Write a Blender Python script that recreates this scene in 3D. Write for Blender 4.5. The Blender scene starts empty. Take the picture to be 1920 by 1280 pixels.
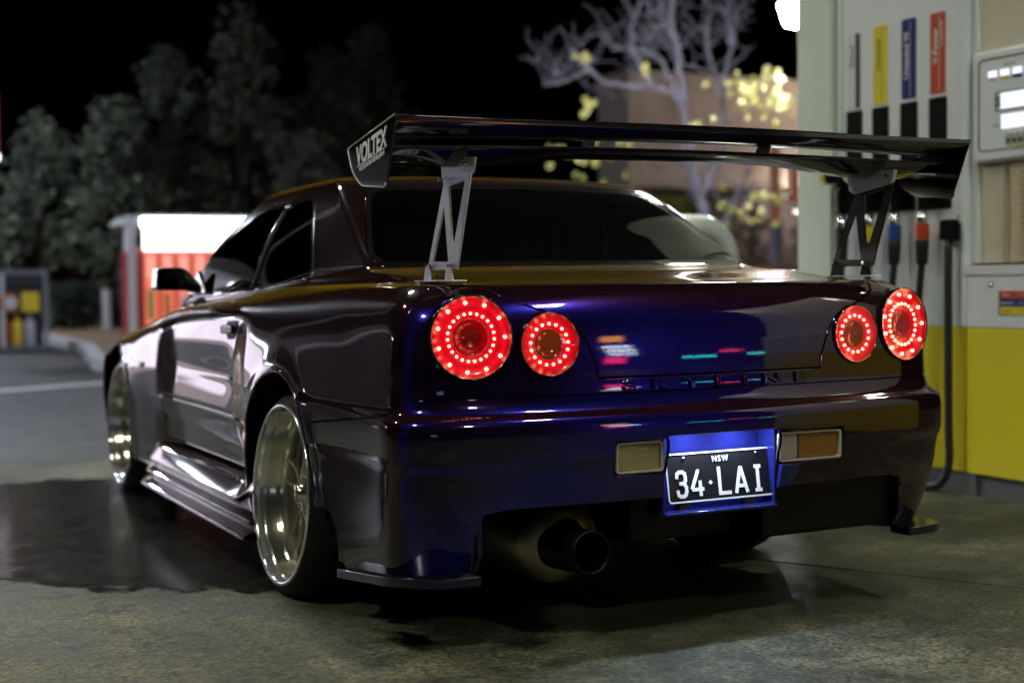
import bpy, bmesh, math, random
import numpy as np
from mathutils import Vector, Matrix
from mathutils.bvhtree import BVHTree
R = math.radians
S = bpy.context.scene
COL = S.collection
rnd = random.Random(7)

# ------------------------------------------------------------------ camera
cam_d = bpy.data.cameras.new("camera")
cam = bpy.data.objects.new("camera", cam_d)
COL.objects.link(cam)
CP = Vector((-2.229, -3.232, .9885))
yaw, pit, rol = R(26.54), R(-2.43), R(-.687)
fw = Vector((math.sin(yaw)*math.cos(pit), math.cos(yaw)*math.cos(pit), math.sin(pit)))
rt0 = Vector((math.cos(yaw), -math.sin(yaw), 0))
up0 = rt0.cross(fw)
rt = rt0*math.cos(rol) + up0*math.sin(rol)
up = -rt0*math.sin(rol) + up0*math.cos(rol)
M = Matrix((rt, up, -fw)).transposed().to_4x4()
M.translation = CP
cam.matrix_world = M
cam_d.lens = 2684/1920*36
cam_d.sensor_width = 36
cam_d.clip_start = .05
cam_d.clip_end = 2000
cam_d.dof.use_dof = True
cam_d.dof.focus_distance = 3.85
cam_d.dof.aperture_fstop = 1.9
S.camera = cam
CANOPY_W = 165.

# ------------------------------------------------------------------ night sky, exposure
world = bpy.data.worlds.new("World")
S.world = world
world.use_nodes = True
wn = world.node_tree
sky = wn.nodes.new("ShaderNodeTexSky")
sky.sky_type = 'NISHITA'
sky.sun_disc = False
sky.sun_elevation = R(-4)
sky.sun_rotation = R(215)
bg = wn.nodes["Background"]
bg.inputs[1].default_value = .08
wn.links.new(sky.outputs[0], bg.inputs[0])
S.view_settings.view_transform = 'Standard'
S.view_settings.look = 'None'
S.view_settings.gamma = 1
S.view_settings.use_curve_mapping = False
S.view_settings.exposure = 0
try:
    S.cycles.use_denoising = True
    S.cycles.max_bounces = 8
    S.cycles.sample_clamp_indirect = 6
    S.cycles.caustics_reflective = False
    S.cycles.caustics_refractive = False
except Exception:
    pass

# ------------------------------------------------------------------ material helpers
MATS = {}
def new_mat(name):
    m = bpy.data.materials.new(name); m.use_nodes = True
    return m, m.node_tree.nodes, m.node_tree.links, m.node_tree.nodes["Principled BSDF"]
def pbr(name, col, rough=.5, metal=0., coat=0., coat_r=.03, bump=0., bscale=60, var=0., vscale=8, spec=.5, emit=None, es=0., trans=0., alpha=1., col2=None, rvar=0.):
    if name in MATS: return MATS[name]
    m, N, L, b = new_mat(name)
    b.inputs['Base Color'].default_value = (*col, 1)
    b.inputs['Roughness'].default_value = rough
    b.inputs['Metallic'].default_value = metal
    b.inputs['Coat Weight'].default_value = coat
    b.inputs['Coat Roughness'].default_value = coat_r
    b.inputs['Specular IOR Level'].default_value = spec
    b.inputs['Transmission Weight'].default_value = trans
    if emit:
        b.inputs['Emission Color'].default_value = (*emit, 1); b.inputs['Emission Strength'].default_value = es
    tc = N.new("ShaderNodeTexCoord")
    if var > 0 or col2:
        n = N.new("ShaderNodeTexNoise"); n.inputs['Scale'].default_value = vscale; n.inputs['Detail'].default_value = 6
        n.inputs['Roughness'].default_value = .65
        L.new(tc.outputs['Object'], n.inputs['Vector'])
        r = N.new("ShaderNodeValToRGB"); r.color_ramp.elements[0].position = .3; r.color_ramp.elements[1].position = .7
        c2 = col2 or tuple(min(1, c*(1+var)) for c in col)
        c1 = col if col2 else tuple(c*(1-var) for c in col)
        r.color_ramp.elements[0].color = (*c1, 1); r.color_ramp.elements[1].color = (*c2, 1)
        L.new(n.outputs['Fac'], r.inputs['Fac']); L.new(r.outputs['Color'], b.inputs['Base Color'])
        if rvar:
            mp = N.new("ShaderNodeMapRange"); mp.inputs['To Min'].default_value = max(.02, rough-rvar); mp.inputs['To Max'].default_value = min(1, rough+rvar)
            L.new(n.outputs['Fac'], mp.inputs['Value']); L.new(mp.outputs['Result'], b.inputs['Roughness'])
    if bump > 0:
        n2 = N.new("ShaderNodeTexNoise"); n2.inputs['Scale'].default_value = bscale; n2.inputs['Detail'].default_value = 4
        L.new(tc.outputs['Object'], n2.inputs['Vector'])
        bp_ = N.new("ShaderNodeBump"); bp_.inputs['Strength'].default_value = bump; bp_.inputs['Distance'].default_value = .01
        L.new(n2.outputs['Fac'], bp_.inputs['Height']); L.new(bp_.outputs['Normal'], b.inputs['Normal'])
    MATS[name] = m
    return m
def emis(name, col, s):
    if name in MATS: return MATS[name]
    m = bpy.data.materials.new(name); m.use_nodes = True
    N = m.node_tree.nodes; N.remove(N["Principled BSDF"])
    e = N.new("ShaderNodeEmission"); e.inputs[0].default_value = (*col, 1); e.inputs[1].default_value = s
    m.node_tree.links.new(e.outputs[0], N["Material Output"].inputs[0])
    MATS[name] = m
    return m
def paint_mat():
    m, N, L, b = new_mat("colour_shift_paint")
    lw = N.new("ShaderNodeLayerWeight"); lw.inputs['Blend'].default_value = .5
    r = N.new("ShaderNodeValToRGB")
    e = r.color_ramp.elements
    e[0].position = 0; e[0].color = (.010, .003, .018, 1)
    e[1].position = 1; e[1].color = (.80, .50, .05, 1)
    for p, c in ((.075, (.012, .005, .035)), (.13, (.010, .009, .155)), (.175, (.012, .008, .14)), (.25, (.026, .006, .030)), (.34, (.030, .007, .016)), (.46, (.026, .010, .012)), (.60, (.022, .006, .012)), (.72, (.034, .010, .018)), (.82, (.06, .028, .014)), (.89, (.50, .30, .018))):
        q = e.new(p); q.color = (*c, 1)
    L.new(lw.outputs['Facing'], r.inputs['Fac'])
    tc = N.new("ShaderNodeTexCoord")
    v = N.new("ShaderNodeTexNoise"); v.inputs['Scale'].default_value = 900; v.inputs['Detail'].default_value = 1
    L.new(tc.outputs['Object'], v.inputs['Vector'])
    mr = N.new("ShaderNodeMapRange"); mr.inputs['From Min'].default_value = .3; mr.inputs['From Max'].default_value = .7
    mr.inputs['To Min'].default_value = .15; mr.inputs['To Max'].default_value = .30
    L.new(v.outputs['Fac'], mr.inputs['Value'])
    L.new(mr.outputs['Result'], b.inputs['Roughness'])
    L.new(r.outputs['Color'], b.inputs['Base Color'])
    b.inputs['Metallic'].default_value = .55
    b.inputs['Specular IOR Level'].default_value = .2
    b.inputs['IOR'].default_value = 1.12
    b.inputs['Specular Tint'].default_value = (.16, .12, .12, 1)
    b.inputs['Coat Weight'].default_value = 1
    b.inputs['Coat Roughness'].default_value = .015
    b.inputs['Coat IOR'].default_value = 1.6
    w = N.new("ShaderNodeTexNoise"); w.inputs['Scale'].default_value = 260; w.inputs['Detail'].default_value = 1
    L.new(tc.outputs['Object'], w.inputs['Vector'])
    bm_ = N.new("ShaderNodeBump"); bm_.inputs['Strength'].default_value = .012; bm_.inputs['Distance'].default_value = .002
    L.new(w.outputs['Fac'], bm_.inputs['Height']); L.new(bm_.outputs['Normal'], b.inputs['Coat Normal'])
    return m
PAINT = paint_mat()
def tint_glass(name, tint, refl=.06):
    m = bpy.data.materials.new(name); m.use_nodes = True
    N = m.node_tree.nodes; L = m.node_tree.links; N.remove(N["Principled BSDF"])
    t = N.new("ShaderNodeBsdfTransparent"); t.inputs[0].default_value = (*tint, 1)
    g = N.new("ShaderNodeBsdfGlossy"); g.inputs['Roughness'].default_value = .01
    f = N.new("ShaderNodeFresnel"); f.inputs[0].default_value = 1.5
    mx = N.new("ShaderNodeMixShader")
    L.new(f.outputs[0], mx.inputs[0]); L.new(t.outputs[0], mx.inputs[1]); L.new(g.outputs[0], mx.inputs[2])
    L.new(mx.outputs[0], N["Material Output"].inputs[0])
    return m
GLASS = tint_glass("tinted_window_glass", (.13, .12, .10))
BLACK = pbr("black_plastic", (.012, .012, .012), .45)
BLACKG = pbr("gloss_black", (.006, .005, .006), .12, coat=1)
RUBBER = pbr("tyre_rubber", (.007, .007, .007), .55, spec=.3, bump=.2, bscale=150)
CHROME = pbr("polished_metal", (.85, .85, .83), .08, 1.)
DARK = pbr("dark_underbody", (.006, .006, .006), .7, bump=.3, bscale=20)
ALU = pbr("satin_aluminium", (.80, .78, .88), .42, .35, bump=.05, bscale=200)

# ------------------------------------------------------------------ object helpers
def link(o, parent=None):
    COL.objects.link(o)
    if parent: o.parent = parent
    return o
def tag(o, label=None, cat=None, group=None, kind=None):
    for k, v in (("label", label), ("category", cat), ("group", group), ("kind", kind)):
        if v: o[k] = v
    return o
def empty(name, loc, label, cat, group=None, rz=0):
    o = bpy.data.objects.new(name, None); o.location = loc; o.rotation_euler.z = rz
    o.empty_display_size = .1
    link(o); return tag(o, label, cat, group)
def obj(name, bm, mat, parent=None, smooth=False, bevel=0., mats=None, mod_seg=2):
    me = bpy.data.meshes.new(name)
    bm.to_mesh(me); bm.free()
    for m_ in (mats or [mat]): me.materials.append(m_)
    if smooth: me.shade_smooth()
    o = bpy.data.objects.new(name, me); link(o, parent)
    if bevel:
        b = o.modifiers.new("bevel", 'BEVEL'); b.width = bevel; b.segments = mod_seg; b.limit_method = 'ANGLE'; b.angle_limit = R(35)
        me.shade_smooth(); 
        w = o.modifiers.new("wn", 'WEIGHTED_NORMAL'); w.keep_sharp = False
    return o
def box(bm, x0, x1, y0, y1, z0, z1, mi=0):
    vs = [bm.verts.new(p) for p in ((x0,y0,z0),(x1,y0,z0),(x1,y1,z0),(x0,y1,z0),(x0,y0,z1),(x1,y0,z1),(x1,y1,z1),(x0,y1,z1))]
    for f in ((3,2,1,0),(4,5,6,7),(0,1,5,4),(1,2,6,5),(2,3,7,6),(3,0,4,7)):
        fc = bm.faces.new([vs[i] for i in f]); fc.material_index = mi
    return vs
def BX(name, x0, x1, y0, y1, z0, z1, mat, parent=None, bevel=.003):
    bm = bmesh.new(); box(bm, x0, x1, y0, y1, z0, z1)
    return obj(name, bm, mat, parent, bevel=bevel)
def frames(pts):
    pts = [Vector(p) for p in pts]; T = []
    for i in range(len(pts)):
        T.append((pts[min(i+1, len(pts)-1)]-pts[max(i-1, 0)]).normalized())
    a = Vector((0, 0, 1)) if abs(T[0].z) < .9 else Vector((1, 0, 0))
    n = (a - T[0]*a.dot(T[0])).normalized(); out = []
    for t in T:
        n = (n - t*n.dot(t)).normalized(); out.append((n, t.cross(n)))
    return pts, out
def tube(bm, pts, rad, n=10, cap=True):
    pts, fr = frames(pts)
    if not hasattr(rad, '__len__'): rad = [rad]*len(pts)
    rings = []
    for p, (a, b), r_ in zip(pts, fr, rad):
        rings.append([bm.verts.new(p + a*math.cos(2*math.pi*k/n)*r_ + b*math.sin(2*math.pi*k/n)*r_) for k in range(n)])
    for i in range(len(rings)-1):
        for k in range(n):
            bm.faces.new((rings[i][k], rings[i][(k+1) % n], rings[i+1][(k+1) % n], rings[i+1][k]))
    if cap:
        bm.faces.new(rings[0][::-1]); bm.faces.new(rings[-1])
def smooth_path(ctrl, n=8):
    c = [Vector(p) for p in ctrl]; c = [c[0]*2-c[1]] + c + [c[-1]*2-c[-2]]; out = []
    for i in range(1, len(c)-2):
        for k in range(n):
            t = k/n; p0, p1, p2, p3 = c[i-1:i+3]
            out.append(.5*((2*p1)+(p2-p0)*t+(2*p0-5*p1+4*p2-p3)*t*t+(3*p1-p0-3*p2+p3)*t**3))
    out.append(c[-2]); return out
def lathe(bm, prof, n=64, axis='x', close=False, mi=0):
    """prof: list of (r, a): radius and position along the axis"""
    rings = []
    for r_, a in prof:
        row = []
        for k in range(n):
            t = 2*math.pi*k/n; c, s = math.cos(t)*r_, math.sin(t)*r_
            row.append(bm.verts.new((a, c, s) if axis == 'x' else (c, a, s) if axis == 'y' else (c, s, a)))
        rings.append(row)
    for i in range(len(rings)-1):
        for k in range(n):
            f = bm.faces.new((rings[i][k], rings[i][(k+1) % n], rings[i+1][(k+1) % n], rings[i+1][k])); f.material_index = mi
def prism(bm, poly, x0, x1, axis='x', mi=0):
    """extrude polygon (a,b) between two positions along an axis; works for concave polygons"""
    def P(a, b, c): return (c, a, b) if axis == 'x' else (a, c, b) if axis == 'y' else (a, b, c)
    lo = [bm.verts.new(P(a, b, x0)) for a, b in poly]; hi = [bm.verts.new(P(a, b, x1)) for a, b in poly]
    fs = [bm.faces.new(lo), bm.faces.new(hi[::-1])]
    n = len(poly)
    for i in range(n): fs.append(bm.faces.new((lo[i], hi[i], hi[(i+1) % n], lo[(i+1) % n])))
    for f in fs: f.material_index = mi
    bmesh.ops.recalc_face_normals(bm, faces=fs)
def round_poly(pts, r_, seg=5):
    """fillet every corner of a 2-D polygon; r_ may be a list"""
    out = []; n = len(pts)
    for i in range(n):
        p = Vector(pts[i]); a = Vector(pts[i-1]); b = Vector(pts[(i+1) % n])
        rr = r_[i] if hasattr(r_, '__len__') else r_
        da, db = (a-p), (b-p); la, lb = da.length, db.length
        rr = min(rr, la*.49, lb*.49)
        if rr <= 1e-5: out.append(tuple(p)); continue
        s, e = p+da/la*rr, p+db/lb*rr
        for k in range(seg+1):
            t = k/seg; q = s*(1-t)**2+p*2*t*(1-t)+e*t*t; out.append((q.x, q.y))
    return out
def holed_prism(name, outer, holes, x0, x1, mat, parent, axis='x', bevel=.0015):
    """flat plate with holes, cut from a polygon (filled curve -> mesh)"""
    cu = bpy.data.curves.new(name, 'CURVE'); cu.dimensions = '2D'; cu.fill_mode = 'BOTH'
    for poly in [outer]+holes:
        sp = cu.splines.new('POLY'); sp.points.add(len(poly)-1); sp.use_cyclic_u = True
        for pnt, (a, b) in zip(sp.points, poly): pnt.co = (a, b, 0, 1)
    cu.extrude = abs(x1-x0)/2
    t = bpy.data.objects.new("t", cu); COL.objects.link(t)
    dg = bpy.context.evaluated_depsgraph_get()
    me = bpy.data.meshes.new_from_object(t.evaluated_get(dg)); bpy.data.objects.remove(t)
    mid = (x0+x1)/2
    for v in me.vertices:
        a, b, c = v.co; c += mid
        v.co = (c, a, b) if axis == 'x' else (a, c, b) if axis == 'y' else (a, b, c)
    bm = bmesh.new(); bm.from_mesh(me); bmesh.ops.remove_doubles(bm, verts=bm.verts, dist=1e-5)
    bmesh.ops.recalc_face_normals(bm, faces=bm.faces); bpy.data.meshes.remove(me)
    return obj(name, bm, mat, parent)
def text(name, s, size, mat, M_, parent=None, sx=1., extr=.001, bold=0., shear=0., align='CENTER', spacing=1., bev=0.):
    cu = bpy.data.curves.new(name, 'FONT'); cu.body = s; cu.size = size; cu.extrude = extr; cu.offset = bold; cu.shear = shear; cu.bevel_depth = bev
    cu.align_x = align; cu.align_y = 'CENTER'; cu.space_character = spacing
    t = bpy.data.objects.new("t", cu); COL.objects.link(t)
    dg = bpy.context.evaluated_depsgraph_get()
    me = bpy.data.meshes.new_from_object(t.evaluated_get(dg)); bpy.data.objects.remove(t)
    me.name = name
    for v in me.vertices: v.co.x *= sx
    me.transform(M_); me.materials.clear(); me.materials.append(mat)
    o = bpy.data.objects.new(name, me); return link(o, parent)
def basis(right, upv, org):
    r_ = Vector(right).normalized(); u = Vector(upv).normalized(); n = r_.cross(u)
    m = Matrix((r_, u, n)).transposed().to_4x4(); m.translation = Vector(org); return m
def grid_obj(name, P, mat, parent=None, smooth=True, closed_u=False, solid=0.):
    """P: array (rows, cols, 3)"""
    nr, nc = P.shape[:2]; bm = bmesh.new()
    V = [[bm.verts.new(P[i, j]) for j in range(nc)] for i in range(nr)]
    for i in range(nr-1):
        for j in range(nc if closed_u else nc-1):
            bm.faces.new((V[i][j], V[i][(j+1) % nc], V[i+1][(j+1) % nc], V[i+1][j]))
    o = obj(name, bm, mat, parent, smooth=smooth)
    if solid:
        s = o.modifiers.new("solid", 'SOLIDIFY'); s.thickness = solid; s.offset = 0
    return o
def pchip(x, y, xi):
    """monotone cubic interpolation along axis 0 of y"""
    x = np.asarray(x, float); y = np.asarray(y, float); xi = np.asarray(xi, float)
    h = np.diff(x); hh = h.reshape((-1,)+(1,)*(y.ndim-1)); d = np.diff(y, axis=0)/hh
    m = np.zeros_like(y); w1 = 2*hh[1:]+hh[:-1]; w2 = hh[1:]+2*hh[:-1]
    ok = d[:-1]*d[1:] > 0
    with np.errstate(all='ignore'):
        mm = (w1+w2)/(w1/d[:-1]+w2/d[1:])
    m[1:-1] = np.where(ok, mm, 0); m[0] = d[0]; m[-1] = d[-1]
    k = np.clip(np.searchsorted(x, xi, side='right')-1, 0, len(x)-2)
    t = (xi-x[k])/h[k]; t = t.reshape((-1,)+(1,)*(y.ndim-1)); H = h[k].reshape(t.shape)
    return (2*t**3-3*t**2+1)*y[k]+(t**3-2*t**2+t)*H*m[k]+(-2*t**3+3*t**2)*y[k+1]+(t**3-t**2)*H*m[k+1]
def sst(a, b, x):
    t = np.clip((x-a)/(b-a), 0, 1); return t*t*(3-2*t)
# ------------------------------------------------------------------ GROUND
def ground_mat(name, c_dark, c_mid, c_lite, rough, grain=.35, stain=.6, wet=False, yel=0., gs=70, scale=1.):
    m, N, L, b = new_mat(name)
    tc = N.new("ShaderNodeTexCoord")
    def noise(sc, det=6, ro=.6, dist=0.):
        n = N.new("ShaderNodeTexNoise"); n.inputs['Scale'].default_value = sc; n.inputs['Detail'].default_value = det; n.inputs['Roughness'].default_value = ro; n.inputs['Distortion'].default_value = dist
        L.new(tc.outputs['Object'], n.inputs['Vector']); return n
    big = noise(.9*scale, 8, .62, .6); mid = noise(6*scale, 8, .7, .3); fine = noise(gs, 5, .75); spots = noise(9, 6, .72, 1.6)
    r1 = N.new("ShaderNodeValToRGB"); e = r1.color_ramp.elements
    e[0].position = .38; e[0].color = (*c_dark, 1); e[1].position = .64; e[1].color = (*c_lite, 1)
    q = e.new(.50); q.color = (*c_mid, 1)
    mixf = N.new("ShaderNodeMix"); mixf.data_type = 'FLOAT'; mixf.inputs[0].default_value = .45
    L.new(big.outputs['Fac'], mixf.inputs[2]); L.new(mid.outputs['Fac'], mixf.inputs[3]); L.new(mixf.outputs[0], r1.inputs['Fac'])
    # grain
    mg = N.new("ShaderNodeMapRange"); mg.inputs['From Min'].default_value = .40; mg.inputs['From Max'].default_value = .60; mg.inputs['To Min'].default_value = 1-grain; mg.inputs['To Max'].default_value = 1+grain
    L.new(fine.outputs['Fac'], mg.inputs['Value'])
    ms = N.new("ShaderNodeMapRange"); ms.inputs['From Min'].default_value = .33; ms.inputs['From Max'].default_value = .48; ms.inputs['To Min'].default_value = 1-stain; ms.inputs['To Max'].default_value = 1
    L.new(spots.outputs['Fac'], ms.inputs['Value'])
    mu = N.new("ShaderNodeMath"); mu.operation = 'MULTIPLY'; L.new(mg.outputs[0], mu.inputs[0]); L.new(ms.outputs[0], mu.inputs[1])
    vm = N.new("ShaderNodeVectorMath"); vm.operation = 'SCALE'; L.new(r1.outputs['Color'], vm.inputs[0]); L.new(mu.outputs[0], vm.inputs['Scale'])
    L.new(vm.outputs[0], b.inputs['Base Color'])
    mr = N.new("ShaderNodeMapRange"); mr.inputs['From Min'].default_value = .35; mr.inputs['From Max'].default_value = .65
    mr.inputs['To Min'].default_value = rough[0]; mr.inputs['To Max'].default_value = rough[1]
    L.new(mid.outputs['Fac'], mr.inputs['Value']); L.new(mr.outputs[0], b.inputs['Roughness'])
    add = N.new("ShaderNodeMath"); add.operation = 'MULTIPLY_ADD'; add.inputs[1].default_value = .5
    L.new(fine.outputs['Fac'], add.inputs[0]); L.new(mid.outputs['Fac'], add.inputs[2])
    bm_ = N.new("ShaderNodeBump"); bm_.inputs['Strength'].default_value = .45 if wet else .9; bm_.inputs['Distance'].default_value = .006
    L.new(add.outputs[0], bm_.inputs['Height']); L.new(bm_.outputs['Normal'], b.inputs['Normal'])
    if wet: b.inputs['Coat Weight'].default_value = .35; b.inputs['Coat Roughness'].default_value = .10
    return m
CONC = ground_mat("stained_concrete", (.020, .022, .014), (.066, .070, .044), (.20, .195, .125), (.55, .85), stain=.7, grain=.55)
ASPH = ground_mat("asphalt", (.040, .041, .044), (.055, .057, .062), (.072, .074, .080), (.55, .8), grain=.5, stain=.2)
WET = ground_mat("wet_concrete", (.012, .013, .012), (.018, .019, .016), (.026, .026, .022), (.07, .26), grain=.5, stain=.3, wet=True, scale=2.2)
WLINE = pbr("worn_white_paint", (.55, .56, .58), .6, var=.3, vscale=14)
def sheet(name, poly, z, mat, kind='structure', label=None):
    bm = bmesh.new(); bm.faces.new([bm.verts.new((x, y, z)) for x, y in poly]); bmesh.ops.triangulate(bm, faces=bm.faces)
    bmesh.ops.recalc_face_normals(bm, faces=bm.faces)
    if bm.faces[:][0].normal.z < 0: bmesh.ops.reverse_faces(bm, faces=bm.faces[:])
    o = obj(name, bm, mat); o["kind"] = kind
    if label: o["label"] = label
    return o
sheet("ground", [(-600, -600), (600, -600), (600, 600), (-600, 600)], -.004, ASPH)
# concrete forecourt slabs (joints between them are real gaps)
bm = bmesh.new()
ang = math.atan2(-1.018, .575); u_ = Vector((math.cos(ang), math.sin(ang))); v_ = Vector((-u_.y, u_.x)); o0 = Vector((.602, 1.045))
E_ = lambda x: 4.62-.53*x
def slab(poly, name="slab"):
    bm = bmesh.new(); n = len(poly)
    t = [bm.verts.new((x, y, .010)) for x, y in poly]; lo = [bm.verts.new((x, y, -.02)) for x, y in poly]
    bm.faces.new(t)
    for i in range(n): bm.faces.new((lo[i], lo[(i+1) % n], t[(i+1) % n], t[i]))
    bmesh.ops.recalc_face_normals(bm, faces=bm.faces)
    bmesh.ops.bevel(bm, geom=[e for e in bm.edges if all(v.co.z > 0 for v in e.verts)], offset=.004, segments=1, affect='EDGES')
    return bm
fore = bpy.data.objects.new("forecourt_concrete", None); link(fore); fore["kind"] = 'structure'
def clip(poly, a, b_, c):          # keep a*x+b*y<=c
    out = []; n = len(poly)
    for i in range(n):
        p, q = poly[i], poly[(i+1) % n]; dp, dq = a*p[0]+b_*p[1]-c, a*q[0]+b_*q[1]-c
        if dp <= 0: out.append(p)
        if dp*dq < 0: t = dp/(dp-dq); out.append((p[0]+(q[0]-p[0])*t, p[1]+(q[1]-p[1])*t))
    return out
for i in range(-2, 3):
    base = [(-12, -8), (9, -8), (9, 9), (-12, 9)]
    g_ = .006; s0 = v_.dot(o0)+i*4.2; s1 = s0+4.2
    p = clip(base, -v_.x, -v_.y, -(s0+g_)); 
    if len(p) > 2: p = clip(p, v_.x, v_.y, s1-g_)
    if len(p) > 2: p = clip(p, .53, 1., 4.62)
    if len(p) > 2: obj("slab", slab(p), CONC, fore)
Z0 = .010
# puddle with an uneven outline
pkey = [(-2.6, 4.2), (-1.353, 4.219), (-1.058, 4.305), (-.80, 3.95), (-.55, 3.3), (-.45, 2.4), (-.62, 1.55), (-.84, 1.19), (-1.05, 1.22), (-1.217, 1.36), (-1.318, 1.42), (-1.409, 1.45), (-1.50, 1.64), (-1.7, 1.76), (-2.3, 1.9), (-2.9, 2.4), (-3.1, 3.4)]
pc = (-1.6, 2.85); pa = sorted((math.atan2(y-pc[1], x-pc[0]), math.hypot(x-pc[0], y-pc[1])) for x, y in pkey)
pa_a = [a for a, _ in pa]; pa_r = [q for _, q in pa]
pp = []
for k in range(260):
    a = -math.pi+2*math.pi*k/260; q = float(np.interp(a, pa_a, pa_r, period=2*math.pi))
    q *= 1+.022*math.sin(a*17+1)+.014*math.sin(a*41+2)+.010*math.sin(a*83)+rnd.gauss(0, .004)
    pp.append((pc[0]+q*math.cos(a), pc[1]+q*math.sin(a)))
bm = bmesh.new(); wl = bm.verts.layers.float.new("wet")
def pring(f, w):
    out = []
    for x, y in pp:
        v = bm.verts.new((pc[0]+(x-pc[0])*f, pc[1]+(y-pc[1])*f, Z0+.003)); v[wl] = w; out.append(v)
    return out
c_ = bm.verts.new((*pc, Z0+.003)); c_[wl] = 1
r0_, r1_, r2_ = pring(.78, 1), pring(.97, .5), pring(1.10, 0)
for k in range(260):
    q = (k+1) % 260; bm.faces.new((c_, r0_[k], r0_[q])); bm.faces.new((r0_[k], r1_[k], r1_[q], r0_[q])); bm.faces.new((r1_[k], r2_[k], r2_[q], r1_[q]))
o = obj("puddle", bm, WET); o["kind"] = 'structure'
WN, WL = WET.node_tree.nodes, WET.node_tree.links
at = WN.new("ShaderNodeAttribute"); at.attribute_name = "wet"; tc = WN.new("ShaderNodeTexCoord")
nz_ = WN.new("ShaderNodeTexNoise"); nz_.inputs['Scale'].default_value = 5.5; nz_.inputs['Detail'].default_value = 9; nz_.inputs['Roughness'].default_value = .68
WL.new(tc.outputs['Object'], nz_.inputs['Vector'])
ma = WN.new("ShaderNodeMath"); ma.operation = 'MULTIPLY_ADD'; ma.inputs[1].default_value = 2.0; WL.new(nz_.outputs['Fac'], ma.inputs[0]); WL.new(at.outputs['Fac'], ma.inputs[2])
mm_ = WN.new("ShaderNodeMapRange"); mm_.inputs['From Min'].default_value = 1.34; mm_.inputs['From Max'].default_value = 1.56; WL.new(ma.outputs[0], mm_.inputs['Value'])
WL.new(mm_.outputs[0], WN["Principled BSDF"].inputs['Alpha'])
sheet("white_road_line", [(-3.2, 10.0), (-.51, 11.24), (.63, 11.82), (4, 13.4), (4, 13.15), (.63, 11.55), (-.51, 10.97), (-3.2, 9.75)], .002, WLINE)
# kerb and verge to the left
KERB = pbr("pale_kerb_concrete", (.52, .53, .56), .7, var=.2, vscale=3, bump=.2)
kp = [(-1.0, 27.0), (1.772, 23.443), (1.642, 18.676), (.95, 14.0), (1.15, 13.4), (6.0, 13.9), (9., 14.4)]
bm = bmesh.new()
for i in range(len(kp)-1):
    p, q = Vector(kp[i]), Vector(kp[i+1]); d_ = (q-p).normalized(); n_ = Vector((-d_.y, d_.x))*.09
    vs = []
    for z in (-.02, .13):
        for c in (p-n_, q-n_, q+n_, p+n_): vs.append(bm.verts.new((c.x, c.y, z)))
    bm.faces.new(vs[4:8])
    for k in range(4): bm.faces.new((vs[k], vs[(k+1) % 4], vs[4+(k+1) % 4], vs[4+k]))
bmesh.ops.recalc_face_normals(bm, faces=bm.faces)
o = obj("kerb", bm, KERB); o["kind"] = 'structure'
VERGE = pbr("dry_leaf_verge", (.16, .09, .045), .9, col2=(.30, .22, .14), vscale=2.5, bump=.6, bscale=30)
bm = bmesh.new()
for po in ([(1.8, 23.4), (1.70, 18.7), (1.05, 14.05), (1.2, 13.5), (6, 14.0)], [(1.8, 23.4), (6, 14), (60, 19.8), (60, 90), (1.8, 90)], [(-20, 28), (-1, 27.2), (-1, 90), (-20, 90)], [(-1, 27.2), (1.8, 23.4), (1.8, 90), (-1, 90)]):
    f = bm.faces.new([bm.verts.new((x, y, .10)) for x, y in po])
o = obj("verge", bm, VERGE); o["kind"] = 'structure'
# bank rising behind
BANK = pbr("brown_mulch_bank", (.065, .035, .022), .95, col2=(.12, .062, .038), vscale=1.2, bump=.8, bscale=12)
nx, ny = 60, 16; P = np.zeros((ny, nx, 3))
for i in range(ny):
    for j in range(nx):
        x = -25+95*j/(nx-1); t = i/(ny-1); y = 27.6+10*t+.4*math.sin(x*.7)
        P[i, j] = (x, y, .08+2.3*float(sst(0, 1, t))+.12*math.sin(x*1.3+i)+.1*math.sin(x*3.1-i*2))
o = grid_obj("bank_terrain", P, BANK); o["kind"] = 'structure'

# ------------------------------------------------------------------ TREES AND PLANTS
def leaf_mat(name, c1, c2):
    m, N, L, b = new_mat(name)
    g = N.new("ShaderNodeNewGeometry"); r = N.new("ShaderNodeValToRGB"); r.color_ramp.elements[0].color = (*c1, 1); r.color_ramp.elements[1].color = (*c2, 1)
    L.new(g.outputs['Random Per Island'], r.inputs['Fac']); L.new(r.outputs['Color'], b.inputs['Base Color'])
    b.inputs['Roughness'].default_value = .6
    return m
LEAFG = leaf_mat("grey_green_leaves", (.03, .042, .032), (.15, .17, .115))
LEAFY = leaf_mat("yellow_green_leaves", (.12, .12, .02), (.30, .26, .05))
LEAFD = leaf_mat("dark_hedge_leaves", (.012, .022, .014), (.035, .055, .035))
BARK = pbr("dark_bark", (.06, .05, .04), .9, bump=.5, bscale=20)
PALEB = pbr("pale_smooth_bark", (.38, .36, .42), .7, var=.35, vscale=4, bump=.3, bscale=15)
def leaves(bm, c, rad, n, size, r_):
    for _ in range(n):
        v = Vector((r_.gauss(0, 1), r_.gauss(0, 1), r_.gauss(0, 1))); v = v.normalized()*rad*(r_.random()**.35)
        p = c+v; a = Vector((r_.gauss(0, 1), r_.gauss(0, 1), r_.gauss(0, 1))).normalized(); b_ = a.orthogonal().normalized(); s = size*r_.uniform(.6, 1.3)
        c2 = a.cross(b_)
        bm.faces.new([bm.verts.new(p+b_*s), bm.verts.new(p+c2*s*.5), bm.verts.new(p-b_*s), bm.verts.new(p-c2*s*.5)])
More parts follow.
